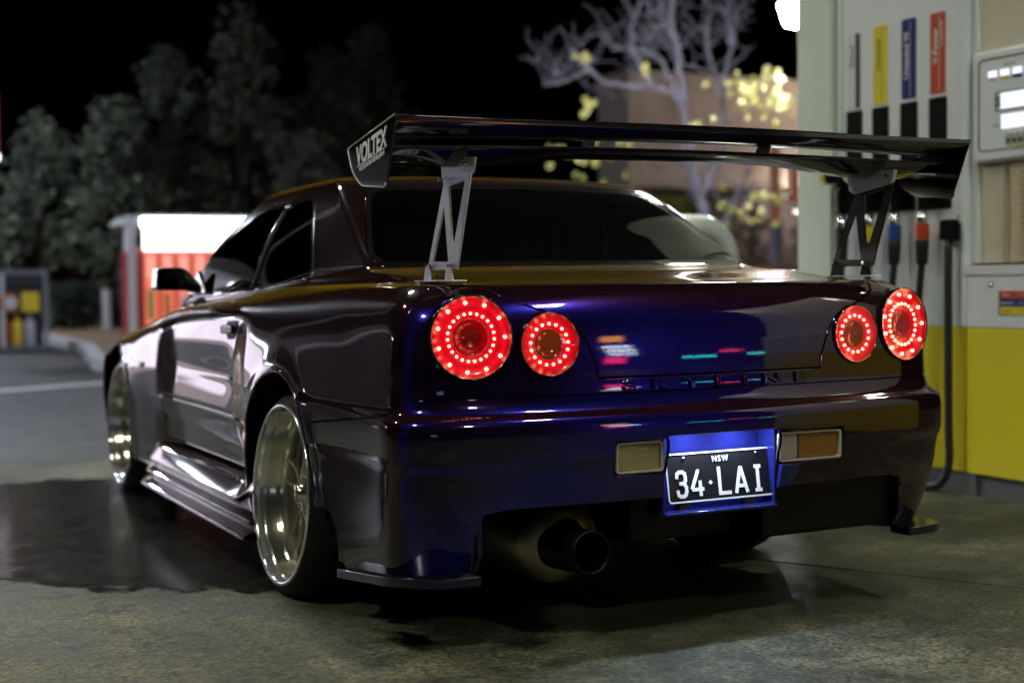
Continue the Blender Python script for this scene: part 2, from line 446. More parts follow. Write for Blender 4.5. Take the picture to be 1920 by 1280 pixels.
def big_tree(x, y, h, w, label, seed, base=.8):
    r_ = random.Random(seed)
    t = empty("leafy_tree", (x, y, 0), label, "tree", "tall trees on the bank")
    bm = bmesh.new(); pts = [(0, 0, 0), (.1, .05, h*.3), (-.05, 0, h*.6), (.05, 0, h*.9)]; tube(bm, smooth_path(pts), list(np.linspace(.22, .05, 25)), 8)
    for k in range(7):
        z = h*(.25+.09*k); a = r_.uniform(0, 6.28); l = w*.35
        tube(bm, [(0, 0, z), (math.cos(a)*l*.5, math.sin(a)*l*.5, z+.3), (math.cos(a)*l, math.sin(a)*l, z+.9)], [.07, .05, .02], 6)
    obj("trunk", bm, BARK, t, smooth=True)
    bm = bmesh.new()
    for k in range(64):
        u = r_.random(); z = base+(h-base)*u; prof = math.sin(math.pi*min(1, .22+u*.78))**.6*(1-.45*u)
        a = r_.uniform(0, 6.28); rr = w*.5*prof*r_.uniform(.35, 1.12)
        leaves(bm, Vector((math.cos(a)*rr, math.sin(a)*rr, z)), r_.choice((.22, .3, .42, .6))*w/3, 95, .085, r_)
    obj("crown", bm, LEAFG, t)
    return t
for i, (x, y, h, w, lab) in enumerate([
    (1.2, 31.5, 3.6, 2.2, "lowest dim tree above the gas bottle cage at the left edge"),
    (2.75, 30.5, 4.6, 2.8, "short grey green tree left of the marker post"),
    (4.35, 29.5, 5.0, 3.1, "broad grey green tree with a bright lower crown, left of the shelter roof"),
    (5.85, 31.0, 6.3, 2.8, "narrow dim tree above the left corner of the shelter"),
    (7.35, 30.3, 7.2, 3.0, "tallest pointed grey green tree rising above the lit white shelter"),
    (8.60, 29.0, 4.3, 2.5, "low bushy tree just left of the car roof"),
    (9.9, 31.5, 6.6, 3.2, "dim tall tree behind the car roof"),
    (11.8, 33.0, 7.6, 3.4, "very dim tree behind the left wing end plate")]):
    big_tree(x, y, h, w, lab, 100+i, base=1.5)
def hedge(name, x0, x1, y0, y1, z0, z1, n, mat, label, cat, seed, size=.05):
    r_ = random.Random(seed); bm = bmesh.new()
    for _ in range(n):
        p = Vector((r_.uniform(x0, x1), r_.uniform(y0, y1), z0+(z1-z0)*r_.random()**.8)); 
        leaves(bm, p, .10, 10, size, r_)
    o = obj(name, bm, mat); return tag(o, label, cat)
hedge("clipped_hedge", 2.40, 3.32, 26.6, 27.3, .10, 1.02, 420, LEAFD, "dark clipped square bush beside the white marker post", "bush", 5)
hedge("low_hedge", 3.6, 5.2, 27.2, 27.7, .10, .75, 420, LEAFD, "low dark hedge behind the lit white shelter", "hedge", 6)
bm = bmesh.new(); prism(bm, round_poly([(-.075, -.075), (.075, -.075), (.075, .075), (-.075, .075)], .03), .08, .92, 'z'); o = obj("marker_post", bm, pbr("white_post_paint", (.7, .7, .74), .5), bevel=.01); o.location = (3.43, 26.6, 0); tag(o, "short white post between the square bush and the shelter", "post")
# bare pale tree, right of centre
R2 = random.Random(21)
tr = empty("bare_pale_tree", (9.5, 14.0, 0), "bare tree with pale lamplit trunk and crooked branches behind the wing", "tree")
def rel(p): return Vector((p[0]-9.5, p[1]-14.0, p[2]))
def br(ctrl, r0, r1, twig=True, lvl=0):
    pts = smooth_path([rel(p) for p in ctrl], 6); n = len(pts)
    pts = [p+Vector((R2.gauss(0, .012), R2.gauss(0, .012), R2.gauss(0, .012))) for p in pts]
    tube(tbm, pts, list(np.linspace(r0, r1, n)), 8)
    if twig and lvl < 2:
        for k in range(6 if lvl < 1 else 3):
            i = R2.randrange(n//4, n-1); p = pts[i]; d_ = (pts[min(i+1, n-1)]-pts[i-1]).normalized()
            sd = Vector((R2.gauss(0, 1), R2.gauss(0, .8), R2.gauss(.35, .8))).normalized(); dd = (d_*.6+sd).normalized()
            L_ = R2.uniform(.35, .9)/(1+lvl*.4); q = [p+Vector((9.5, 14.0, 0))]
            for s_ in range(3):
                dd = (dd+Vector((R2.gauss(0, .35), R2.gauss(0, .3), R2.gauss(.1, .35)))).normalized(); q.append(q[-1]+dd*L_/3)
            rr = (r0+(r1-r0)*i/n)*.32
            br(q, max(rr, .006), .003, True, lvl+1)
tbm = bmesh.new()
br([(9.75, 14.2, 0), (9.62, 14, 1.2), (9.45, 14, 2.1), (9.33, 14, 2.6), (9.18, 14, 3.1), (9.17, 14, 3.45)], .085, .05, False)
br([(9.17, 14, 3.40), (9.10, 14, 3.9), (9.04, 14, 4.3), (8.95, 14, 4.7), (9.02, 13.9, 5.4)], .055, .028)
br([(9.0, 14, 4.35), (8.85, 14, 4.55), (8.62, 14, 4.50)], .035, .02)
br([(9.20, 14, 3.2), (8.95, 13.9, 3.55), (8.60, 13.9, 3.66), (8.2, 13.9, 3.66), (7.8, 13.9, 3.70), (7.45, 13.8, 3.88), (7.2, 13.8, 4.1)], .052, .022)
br([(7.5, 13.8, 3.85), (7.1, 13.8, 3.66), (6.8, 13.8, 3.6)], .022, .01)
br([(9.12, 14, 3.5), (8.9, 14.1, 4.0), (8.72, 14.1, 4.15), (8.45, 14.2, 4.25), (8.1, 14.2, 4.2)], .04, .016)
br([(8.6, 13.9, 3.66), (8.35, 14, 4.1), (8.3, 14, 4.4), (8.45, 14, 4.9)], .034, .016)
br([(9.5, 14, 2.2), (9.9, 14.1, 3.0), (9.95, 14.2, 3.6), (10.1, 14.2, 4.3), (10.25, 14.2, 5.0)], .05, .018)
br([(9.95, 14.2, 3.6), (9.7, 14.1, 4.1), (9.55, 14, 4.5), (9.6, 14, 4.75)], .03, .014)
br([(10.1, 14.2, 4.4), (10.0, 14.1, 4.75), (9.75, 14, 4.9)], .03, .014)
br([(9.6, 14, 1.6), (9.2, 13.8, 2.2), (8.95, 13.7, 2.55), (8.5, 13.6, 2.7)], .04, .014)
br([(9.62, 14, 1.4), (9.95, 13.9, 2.1), (10.15, 13.8, 2.6), (10.3, 13.8, 3.0)], .035, .012)
obj("trunk", tbm, PALEB, tr, smooth=True)
def px(u, v, depth):
    a = (u-960)/2684; b_ = -(v-640)/2684
    return CP + (rt*a+up*b_+fw)*depth
bm = bmesh.new()
for (u, v, n, sp) in [(1450, 150, 9, 26), (1410, 185, 14, 34), (1470, 190, 12, 26), (1390, 165, 8, 20), (1440, 240, 5, 22), (1098, 118, 4, 12), (1100, 200, 4, 14), (1215, 135, 2, 10), (1320, 225, 4, 30), (1075, 300, 6, 60), (1030, 305, 5, 50), (1150, 315, 8, 60), (1420, 400, 8, 26), (1360, 385, 5, 24), (1440, 370, 5, 20)]:
    for _ in range(int(n*1.4)):
        dpt = R2.uniform(16.5, 19.5); p = px(u+R2.gauss(0, sp*.7), v+R2.gauss(0, sp*.6), dpt) - Vector((9.5, 14.0, 0))
        nrm_ = (CP-Vector((9.5, 14, 0))-p).normalized()+Vector((R2.gauss(0, .4), R2.gauss(0, .4), R2.gauss(0, .4))); nrm_.normalize()
        a = nrm_.orthogonal().normalized(); b_ = nrm_.cross(a); s = R2.uniform(.04, .065)
        bm.faces.new([bm.verts.new(p+a*s*math.cos(t)+b_*s*.8*math.sin(t)+nrm_*.012*math.cos(2*t)) for t in np.linspace(0, 2*math.pi, 7)[:-1]])
o = obj("remaining_leaf", bm, leaf_mat("yellow_autumn_leaf", (.45, .40, .09), (.80, .74, .30)), tr); o["kind"] = "stuff"
# undergrowth
hedge("yellow_shrub", 9.0, 10.6, 15.6, 16.8, .0, 2.25, 500, LEAFY, "yellow green shrub at the foot of the bare tree", "bush", 9, .055)
hedge("straggly_shrub", 11.6, 14.6, 17.4, 18.4, .0, 2.0, 260, leaf_mat("dry_leaves", (.06, .05, .03), (.20, .17, .07)), "dry straggly shrub against the dark wall below the pale boards", "bush", 10, .05)

# ------------------------------------------------------------------ BOARDED BUILDING, RIGHT
bl = empty("boarded_building", (14.2, 20.2, 0), "pale weatherboard building on a dark base behind the bare tree", "building")
BOARD = pbr("pale_boards", (.78, .60, .48), .7, var=.18, vscale=2.2, bump=.15)
for k in range(19):
    z = 2.72+k*.115; bm = bmesh.new()
    prism(bm, [(-.30, z), (-.30, z+.112), (-.285, z+.118), (-.262, z)][::-1], -2.35, 6.5, 'x'); ob_ = obj("board", bm, BOARD, bl); ob_.location.y = -.0
BX("wall_core", -2.34, 6.5, -.26, .9, 2.70, 4.92, pbr("wall_core_grey", (.2, .16, .14), .8), bl)
BX("base_wall", -2.5, 6.5, .35, .9, 0, 2.70, pbr("dark_brick_base", (.045, .032, .03), .9, var=.4, vscale=6), bl)
BX("soffit_beam", -2.45, 6.5, -.34, .34, 2.58, 2.70, pbr("dark_beam", (.04, .03, .028), .8), bl)
for x in (-1.4, .6, 2.6): BX("base_post", x-.06, x+.06, -.2, -.08, 0, 2.58, pbr("dark_beam", (.04, .03, .028), .8), bl)
# orange and grey post, block under it
o = empty("orange_post", (12.4, 16.2, 0), "orange painted post with a grey lower half beside the white column", "post")
OR = pbr("orange_paint", (.50, .17, .06), .5, var=.15); GR = pbr("blue_grey_paint", (.17, .19, .26), .5)
bm = bmesh.new(); lathe(bm, [(0, 1.85), (.085, 1.85), (.085, 3.15), (0, 3.15)], 20, 'z'); obj("upper_tube", bm, OR, o, smooth=False)
bm = bmesh.new(); lathe(bm, [(0, 1.2), (.088, 1.2), (.088, 1.85), (0, 1.85)], 20, 'z'); obj("lower_tube", bm, GR, o)
BX("footing", -.30, .28, -.2, .2, 0, 1.2, pbr("brown_block", (.28, .15, .09), .8, var=.3), o)
# far rubbish: pale bin shapes and second dispenser hood
YEL = pbr("yellow_enamel", (.78, .68, .03), .32, coat=.4, var=.05, vscale=2)
WP = pbr("white_enamel", (.78, .84, .82), .28, coat=.5, bump=.02)
o = empty("hoop_guard", (3.0, 4.2, 0), "thick white tubular hoop guard at the far end of the dispenser island", "guard rail")
bm = bmesh.new(); tube(bm, [(-.85, 0, 0), (-.85, 0, 1.05)]+[(-.63-.22*math.cos(t), 0, 1.09+.22*math.sin(t)) for t in np.linspace(0, math.pi/2, 8)]+[(-.22+.22*math.sin(t), 0, 1.09+.22*math.cos(t)) for t in np.linspace(0, math.pi/2, 12)]+[(0, 0, .6), (0, 0, 0)], .072, 20); obj("hoop_tube", bm, WP, o, smooth=True)
BX("base_flange", -.09, .09, -.09, .09, .011, .022, WP, o); BX("base_flange", -.94, -.76, -.09, .09, .011, .022, WP, o)
o = empty("waste_bin", (8.3, 12.4, 0), "small white bin with a yellow lid band behind the white cabinet", "bin")
bm = bmesh.new(); lathe(bm, [(0, 0), (.22, 0), (.24, .95), (.24, 1.0)], 20, 'z'); obj("bin_body", bm, WP, o, smooth=False)
bm = bmesh.new(); lathe(bm, [(.25, 1.0), (.26, 1.01), (.26, 1.22), (.23, 1.25)], 20, 'z'); obj("lid_band", bm, YEL, o)
bm = bmesh.new(); lathe(bm, [(.23, 1.25), (.22, 1.42), (.12, 1.52), (0, 1.55)], 20, 'z'); obj("lid", bm, WP, o, smooth=True)

# ------------------------------------------------------------------ STREET LAMP, WALL LAMP (seen lit), LAMPS OUT OF VIEW
o = empty("street_lamp", (8.02, 10.0, 0), "tall street lamp with a white blue lit head beside the pump column", "street lamp")
GALV = pbr("galvanised", (.3, .31, .33), .5, .8)
bm = bmesh.new(); tube(bm, smooth_path([(1.0, 0, 0), (1.0, 0, 2), (.98, 0, 3.7), (.7, 0, 4.15), (.15, 0, 4.2)]), .05, 10); obj("pole", bm, GALV, o, smooth=True)
bm = bmesh.new(); prism(bm, [(-.16, 4.10), (.24, 4.10), (.20, 4.20), (-.12, 4.20)], -.11, .11, 'y'); obj("lamp_housing", bm, GALV, o)
bm = bmesh.new(); prism(bm, round_poly([(-.15, 4.09), (-.06, 3.86), (.14, 3.84), (.18, 4.09)], .02), -.10, .10, 'y'); obj("lamp_glass", bm, emis("street_lamp_glow", (.88, .90, 1.), 380), o)
o = empty("wall_lamp", (15.75, 19.7, 2.3), "small round white lit lamp on the dark wall left of the pump column", "lamp")
bm = bmesh.new(); bmesh.ops.create_uvsphere(bm, u_segments=16, v_segments=10, radius=.085); obj("lamp_globe", bm, emis("wall_lamp_glow", (1., .90, .82), 420), o)
o2 = empty("board_fill_lamp", (16.9, 17.2, 0), "added fill lamp on a mast, unseen behind the pump column, brightening the boarded wall", "lamp")  # unseen lamp added to brighten the boards
bm = bmesh.new(); tube(bm, [(0, 0, 0), (0, 0, 5.3)], .05, 8); obj("mast", bm, GALV, o2, smooth=True)
BX("lamp_head", -.25, .25, -.10, .02, 5.2, 5.5, GALV, o2); BX("lamp_glass", -.22, .22, .022, .03, 5.22, 5.48, emis("board_fill_glow", (1., .84, .72), 150), o2, 0)
BX("lamp_arm", -.30, -.06, -.02, .02, -.03, .02, WP, o)

for lx_, ly_, lw_, lab_ in ((-2.3, 10.6, 800, "nearer street lamp over the road, outside the left edge"), (-2.2, 25.8, 1450, "farther street lamp by the bank, outside the left edge")):
  o = empty("street_lamp", (lx_, ly_, 0), lab_, "street lamp")
  bm = bmesh.new(); tube(bm, smooth_path([(-1.2, 0, 0), (-1.2, 0, 3), (-1.15, 0, 5.6), (-.8, 0, 6.15), (.1, 0, 6.2)]), .05, 10); obj("pole", bm, pbr("galvanised", (.3, .31, .33), .5, .8), o, smooth=True)
  bm = bmesh.new(); prism(bm, [(-.30, 6.05), (.40, 6.05), (.34, 6.20), (-.26, 6.20)], -.14, .14, 'y'); obj("lamp_housing", bm, pbr("galvanised", (.3, .31, .33), .5, .8), o)
  bm = bmesh.new(); prism(bm, round_poly([(-.22, 6.04), (-.18, 5.90), (.30, 5.90), (.34, 6.04)], .03), -.13, .13, 'y'); obj("lamp_glass", bm, emis("street_lamp_glow_%d" % lw_, (.80, .87, 1.), lw_*.8), o)
# ------------------------------------------------------------------ LIT SHELTER, LEFT
o = empty("lit_shelter", (2.55, 20.0, 0), "white framed shelter with bright strip lights over orange red freezer panels", "shelter")
WF = pbr("white_frame", (.66, .68, .76), .4)
ZS = 2.08
BX("front_post", 0, .11, 0, .11, .0, ZS-.10, WF, o, .01); BX("back_post", .20, .30, 1.3, 1.40, 0, ZS-.12, WF, o, .01)
BX("far_post", 2.05, 2.16, 0, .11, 0, ZS-.1, WF, o, .01)
bm = bmesh.new(); prism(bm, [(0, ZS-.10), (2.2, ZS-.10), (2.2, ZS+.03), (.10, ZS+.03), (0, ZS-.06)], -.02, 1.5, 'y'); obj("roof", bm, WF, o)
BX("strip_light", .20, 2.15, -.04, -.022, ZS-.16, ZS-.02, emis("strip_light_glow", (.90, .92, 1.), 14), o, .004)
BX("lit_header_panel", .30, 2.1, .30, .34, 1.55, ZS-.16, emis("header_panel_glow", (.92, .93, 1.), 4), o, .004)
BX("side_panel", .14, .27, .35, 1.3, .0, 1.55, pbr("red_panel", (.45, .05, .06), .4), o, .005)
BX("machine_body", .30, 2.0, .42, 1.3, .15, 1.60, pbr("machine_red", (.55, .07, .04), .35, coat=.3), o, .01)
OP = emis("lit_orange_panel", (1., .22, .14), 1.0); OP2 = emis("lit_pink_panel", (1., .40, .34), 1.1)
for k in range(6):
    x = .33+k*.27
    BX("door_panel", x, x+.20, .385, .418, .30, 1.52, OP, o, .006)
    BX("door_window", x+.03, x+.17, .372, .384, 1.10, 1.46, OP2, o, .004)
for k, c in enumerate(((.25, .45, .08), (.7, .3, .05), (.75, .75, .8), (.30, .2, .5))):
    BX("product", .36+k*.27, .46+k*.27, .352, .371, .42+.03*k, .92-.05*k, pbr("product_colour_%d" % k, c, .5), o, .004)
# ------------------------------------------------------------------ GAS BOTTLE CAGE, FAR LEFT
o = empty("gas_bottle_cage", (.35, 20.0, 0), "blue grey framed cage with a yellow square sign and round badge at the left edge", "cage")
BF_ = pbr("blue_grey_frame", (.20, .24, .32), .45, .3)
for x in (.23, .88): BX("frame_post", x, x+.06, 0, .05, .02, 1.23, BF_ if x > .5 else WF, o, .005)
BX("back_post", -.55, -.49, 0, .05, .02, 1.23, WF, o, .005)
BX("frame_rail", -.55, .94, -.002, .052, 1.18, 1.24, BF_, o, .005); BX("frame_rail", -.55, .94, -.002, .052, .02, .07, BF_, o, .005)
BX("back_panel", -.52, .92, .50, .53, .03, 1.2, pbr("dark_cage_back", (.03, .03, .05), .6), o)
BX("yellow_sign", .54, .80, -.03, -.012, .60, .90, pbr("sign_yellow", (.80, .62, .02), .4), o, .004)
bm = bmesh.new(); lathe(bm, [(0, -.035), (.14, -.035), (.14, -.015), (0, -.015)], 28, 'y'); q = obj("round_badge", bm, pbr("badge_orange", (.55, .18, .08), .4), o); q.location = (.37, 0, .74)
bm = bmesh.new(); lathe(bm, [(0, -.045), (.095, -.045), (.095, -.036), (0, -.036)], 28, 'y'); q = obj("badge_centre", bm, pbr("badge_white", (.62, .66, .80), .4), o); q.location = (.37, 0, .74)
for k in range(7):
    x = -.45+k*.19; bm = bmesh.new(); lathe(bm, [(0, .05), (.075, .06), (.085, .10), (.085, .42), (.05, .48), (.03, .50), (.03, .56), (0, .56)], 16, 'z')
    q = obj("gas_bottle", bm, pbr("bottle_paint_%d" % (k % 3), ((.45, .46, .62), (.40, .08, .07), (.75, .55, .04))[k % 3], .4), o, smooth=True); q.location = (x, .25, 0)
# pylon sign
o = empty("pylon_sign", (.28, 20.2, 0), "tall pink red lit pylon sign cut off by the left edge", "sign")
BX("pylon_post", -.12, .0, 0, .1, 0, 2.9, WF, o); BX("sign_face", -1.3, .36, -.05, .15, 3.05, 3.99, emis("pylon_glow", (.42, .06, .12), .55), o, .01)
BX("sign_lamp", -.9, .365, -.06, .15, 2.94, 3.03, emis("pylon_lamp_glow", (1, .95, .95), 4), o, .01)

# ------------------------------------------------------------------ FUEL DISPENSER, RIGHT
PXF = 2.42
pu = empty("fuel_dispenser", (PXF, 1.6, 0), "white and yellow fuel dispenser with four nozzles and coloured fuel grade labels", "fuel pump")
def PB(name, x0, x1, y0, y1, z0, z1, mat, bevel=.004, par=None): return BX(name, x0-PXF, x1-PXF, y0-1.6, y1-1.6, z0, z1, mat, par or pu, bevel)
WG_ = pbr("pale_green_white_enamel", (.72, .80, .72), .30, coat=.4, bump=.02, var=.04, vscale=3)
WC = pbr("cool_white_enamel", (.78, .84, .88), .28, coat=.4, bump=.02, var=.03, vscale=3)
CREAM = pbr("cream_panel", (.62, .58, .46), .4)
GREY = pbr("grey_kick", (.12, .13, .14), .5)
BLK = pbr("nozzle_boot_black", (.004, .004, .004), .85, spec=.15)
PB("column", PXF-.01, 3.05, 2.472, 2.742, 0, 4.72, WG_, .012)
PB("column_channel", PXF+.03, 3.0, 2.432, 2.470, 0, 2.95, WG_, .004)
PB("hose_panel", PXF+.012, 3.0, 1.572, 2.425, .76, 2.95, WC, .006)
PB("hose_panel_rail", PXF-.004, 2.5, 2.400, 2.428, .76, 2.95, WC, .008)
PB("hose_panel_rail", PXF-.004, 2.5, 1.560, 1.585, .76, 2.95, WC, .008)
PB("lower_yellow_panel", PXF+.010, 3.0, 1.572, 2.742, .108, .757, YEL, .004)
PB("kick_plate", PXF+.02, 3.0, .70, 2.742, .0, .105, GREY, .002)
PB("upper_cabinet", PXF+.05, 3.0, .60, 1.556, 1.04, 2.95, CREAM, .004)
PB("side_frame", PXF+.03, 3.0, 1.520, 1.556, 1.04, 2.95, WC, .004)
PB("lower_cabinet", PXF, 3.0, .72, 1.558, .758, .985, WC, .006)
bm = bmesh.new(); prism(bm, round_poly([(.72-1.6, .988), (1.566-1.6, .988), (1.566-1.6, 1.030), (.72-1.6, 1.030)], [0, .004, .03, .0], 6), -.006, .58, 'x'); obj("cabinet_top", bm, pbr("bright_white_enamel", (.78, .80, .84), .25, coat=.5), pu, bevel=.012, mod_seg=3)
PB("lower_cabinet_door", PXF, 3.0, .72, 1.558, .108, .756, YEL, .006)
PB("foot", PXF+.0, 3.0, 1.50, 1.556, .0, .106, GREY, .002)
for z in (.30, .52): PB("panel_seam", PXF-.0008, PXF+.001, .73, 1.55, z-.0012, z+.0012, GREY, 0) if False else None
PB("panel_seam", PXF-.001, PXF+.002, 1.128, 1.131, .112, .752, GREY, 0)
for y in (1.60, 2.40):
    for z in (.14, .72, 2.60, 1.25):
        bm = bmesh.new(); lathe(bm, [(0, -.003), (.005, -.002), (.006, .001)], 10, 'x'); q_ = obj("screw", bm, CHROME, pu, smooth=True); q_.location = (.012 if z < 1 else -.005, y-1.6, z)
# display head
hd = PB("display_head", 2.415, 2.9, .62, 1.514, 1.478, 1.960, WC, .018)
holed = round_poly([(.70-1.6, 1.522), (1.478-1.6, 1.522), (1.478-1.6, 1.920), (.70-1.6, 1.920)], .03, 6)
inn = round_poly([(.705-1.6, 1.527), (1.473-1.6, 1.527), (1.473-1.6, 1.915), (.705-1.6, 1.915)], .026, 6)
holed_prism("display_border", holed, [inn], -.0075, -.0045, BLK, pu)
SCR = emis("display_backlight", (.86, .90, 1.), 1.25)
def tyz(s, y, z, size, mat, up_=(0, 0, 1), right=(0, -1, 0), bold=0., sx=1., x=PXF-.004, par=None, nm="lettering"):
    return text(nm, s, size, mat, basis(right, up_, (x-PXF, y-1.6, z)), par or pu, sx=sx, extr=.0003, bold=bold)
INK = pbr("black_print", (.02, .02, .025), .5); WPR = pbr("white_print", (.80, .80, .80), .4)
FB = pbr("label_blue", (.012, .02, .16), .35, coat=.3); FY = pbr("label_yellow", (.78, .66, .03), .35, coat=.3); FR = pbr("label_red", (.52, .075, .025), .35, coat=.3)
for k, (y, c) in enumerate(((1.395, None), (1.325, FY), (1.255, FB), (1.185, FR), (1.115, INK))):
    PB("price_display", 2.4095, 2.416, y-.024, y+.024, 1.838, 1.864, SCR, .001)
    if c: PB("grade_strip", 2.4105, 2.416, y-.023, y+.023, 1.822, 1.8365, c, .0005)
    else: tyz("Diesel", y, 1.828, .013, INK, x=2.414)
tyz("cents per litre", 1.30, 1.884, .012, INK, x=2.414)
holed_prism("display_frame", round_poly([(.86-1.6, 1.690), (1.378-1.6, 1.690), (1.378-1.6, 1.772), (.86-1.6, 1.772)], .004, 2), [[(.863-1.6, 1.693), (1.375-1.6, 1.693), (1.375-1.6, 1.769), (.863-1.6, 1.769)]], -.0085, -.0045, INK, pu)
PB("amount_display", 2.4095, 2.416, .87, 1.346, 1.698, 1.764, SCR, .001)
tyz("$", 1.362, 1.730, .060, INK, x=2.414, sx=.75)
PB("litre_display", 2.4095, 2.416, .87, 1.343, 1.612, 1.672, SCR, .001)
tyz("Litres", 1.372, 1.630, .018, INK, x=2.414)
PB("keypad", 2.4095, 2.416, .98, 1.318, 1.543, 1.590, pbr("keypad_grey", (.35, .36, .33), .5), .001)
for j in range(2):
    for k in range(9): PB("key", 2.4065, 2.4094, 1.300-.034*k-.009, 1.300-.034*k+.009, 1.551+.022*j, 1.565+.022*j, INK if j == 0 else pbr("key_pale", (.55, .55, .50), .5), .001)
PB("notice_strip", 2.4095, 2.416, .98, 1.318, 1.524, 1.541, pbr("notice_cream", (.62, .58, .45), .5), .0005)
tyz("No 1  LOT 1  25 L", 1.20, 1.532, .013, INK, x=2.408)
# recessed area below the head, with vent
PB("recess_trim", PXF+.035, PXF+.052, 1.36, 1.372, 1.04, 1.470, pbr("dark_cream_trim", (.42, .38, .28), .5), .002)  # strip in a darker cream than the panel
PB("vent_panel", PXF+.040, PXF+.0515, .80, 1.33, 1.05, 1.465, pbr("warm_cream", (.62, .50, .34), .5), .002)
for k in range(14): PB("vent_slat", PXF+.030, PXF+.041, .82, 1.275, 1.07+.027*k, 1.078+.027*k, pbr("vent_slat_cream", (.45, .37, .25), .5), .001)
# fuel grade labels with text reading upwards
lab = [(2.316, 1.805, 2.172, pbr("label_white", (.72, .74, .76), .35, coat=.3), "Diesel", INK, .050), (2.128, 1.808, 2.178, FY, "Unleaded", INK, .046), (1.933, 1.811, 2.180, FB, "Unleaded 95", WPR, .050), (1.744, 1.812, 2.176, FR, "V-Power", WPR, .052)]
for i, (y, z0, z1, m_, s_, tm, sz) in enumerate(lab):
    PX_ = PXF+.012
    bm = bmesh.new(); prism(bm, round_poly([(y-.046-1.6, z0), (y+.046-1.6, z0), (y+.046-1.6, z1), (y-.046-1.6, z1)], .010, 4), .0075, .0125, 'x'); lb = obj("grade_label", bm, m_, pu)
    if i == 0:
        bm = bmesh.new(); prism(bm, round_poly([(y-.044-1.6, z0+.003), (y-.012-1.6, z0+.003), (y-.012-1.6, z1-.003), (y-.044-1.6, z1-.003)], [.008, 0, 0, .008], 3), .0065, .0074, 'x'); obj("label_black_band", bm, INK, pu)
    else:
        PB("label_rule", PXF+.0066, PXF+.0076, y-.0125, y-.0105, z0+.01, z1-.01, tm if i > 1 else INK, .0)
    zc = {0: z0+.255, 1: z0+.235, 2: z0+.20, 3: z0+.215}[i]
    tyz(s_, y+.012, zc, sz*.86, tm, up_=(0, 1, 0), right=(0, 0, 1), bold=.0008 if i > 1 else .0002, x=PXF+.0062, nm="label_lettering")
    if i == 3: tyz("Unleaded 98", y-.027, zc+.05, .022, tm, up_=(0, 1, 0), right=(0, 0, 1), x=PXF+.0062, nm="label_lettering")
    # nozzle boot
    PB("nozzle_boot", PXF+.000, PXF+.014, y-.053-.002, y+.050, 1.50, 1.795, BLK, .004)
PB("boot_backing", PXF-.004, PXF+.02, 1.66, 2.44, 1.292, 1.470, BLK, .006)
cc = [("diesel_black", (.02, .02, .02)), ("yellow", (.80, .68, .03)), ("blue", (.01, .06, .30)), ("red", (.55, .06, .02))]
METC = pbr("clear_swivel_metal", (.7, .72, .7), .15, .9)
HOSE = pbr("hose_rubber", (.014, .014, .014), .45, bump=.3, bscale=90)
nz = None
for i, y in enumerate((2.335, 2.135, 1.960, 1.775)):
    n_ = empty("fuel_nozzle", (PXF-.055, y, 1.24), ["black diesel nozzle with round yellow cap, nearest the white column", "fuel nozzle with a yellow collar seen through the wing stay", "fuel nozzle with a blue collar hanging on the dispenser", "fuel nozzle with a red collar, nearest the display"][i], "fuel nozzle", "nozzles hanging on the dispenser")
    bm = bmesh.new(); tube(bm, smooth_path([(.03, -.005, .25), (.0, 0, .20), (-.004, .0, .13), (0, .004, .06), (0, 0, .045)]), [.030]*25, 14); obj("grip", bm, BLK, n_, smooth=True)
    bm = bmesh.new(); tube(bm, smooth_path([(-.045, -.03, .18), (-.05, -.02, .12), (-.03, 0, .05)]), .007, 6); obj("lever", bm, METC, n_, smooth=True)
    bm = bmesh.new(); lathe(bm, [(0, .0), (.034, .0), (.037, .006), (.037, .016), (0, .016)], 24, 'x'); c_ = obj("nozzle_cap", bm, pbr("cap_white", (.75, .76, .7), .35), n_, smooth=False); c_.location = (-.045, .085, .235); c_.rotation_euler.z = R(28)
    bm = bmesh.new(); lathe(bm, [(0, -.002), (.016, -.002), (.018, .0), (0, .0)], 16, 'x'); c_ = obj("cap_centre", bm, FY, n_); c_.location = (-.046, .085, .235); c_.rotation_euler.z = R(28)
    bm = bmesh.new(); tube(bm, [(-.0, .015, .235), (-.03, .075, .235)], .030, 12); obj("nozzle_head", bm, BLK, n_, smooth=True)
    bm = bmesh.new(); lathe(bm, [(0, -.015), (.022, -.015), (.026, -.010), (.026, .018), (.022, .024), (.022, .045), (0, .045)], 20, 'z'); obj("swivel", bm, METC, n_, smooth=True)
    bm = bmesh.new(); lathe(bm, [(0, -.088), (.031, -.088), (.033, -.082), (.033, -.022), (.029, -.016), (0, -.016)], 20, 'z'); obj("collar", bm, pbr("collar_"+cc[i][0], cc[i][1], .35, coat=.3), n_, smooth=False)
    bm = bmesh.new(); lathe(bm, [(0, -.20), (.022, -.20), (.027, -.19), (.031, -.100), (.031, -.089), (0, -.089)], 18, 'z'); obj("hose_sleeve", bm, HOSE, n_, smooth=True)
    bm = bmesh.new(); tube(bm, smooth_path([(0, 0, -.19), (.0, .02, -.35), (.01, .05, -.7), (.015, .06, -1.0), (-.0, .09, -1.16), (.0, .15, -1.20), (.01, .22, -1.15), (.03, .25, -.95)], 8), .017, 10); obj("hose", bm, HOSE, n_, smooth=True)
hp = empty("breakaway_hose", (PXF-.03, 1.635, 0), "straight black hose with a thick square end hanging left of the yellow cabinet", "hose")
BX("hose_coupling", -.02, .03, -.040, .040, 1.145, 1.238, BLK, hp, .008)
bm = bmesh.new(); tube(bm, smooth_path([(0, 0, 1.15), (0, .0, .7), (0, -.004, .30), (-.0, -.004, .14), (-.02, .03, .05), (-.03, .12, .03), (.02, .20, .05)], 8), .019, 10); obj("hose", bm, HOSE, hp, smooth=True)
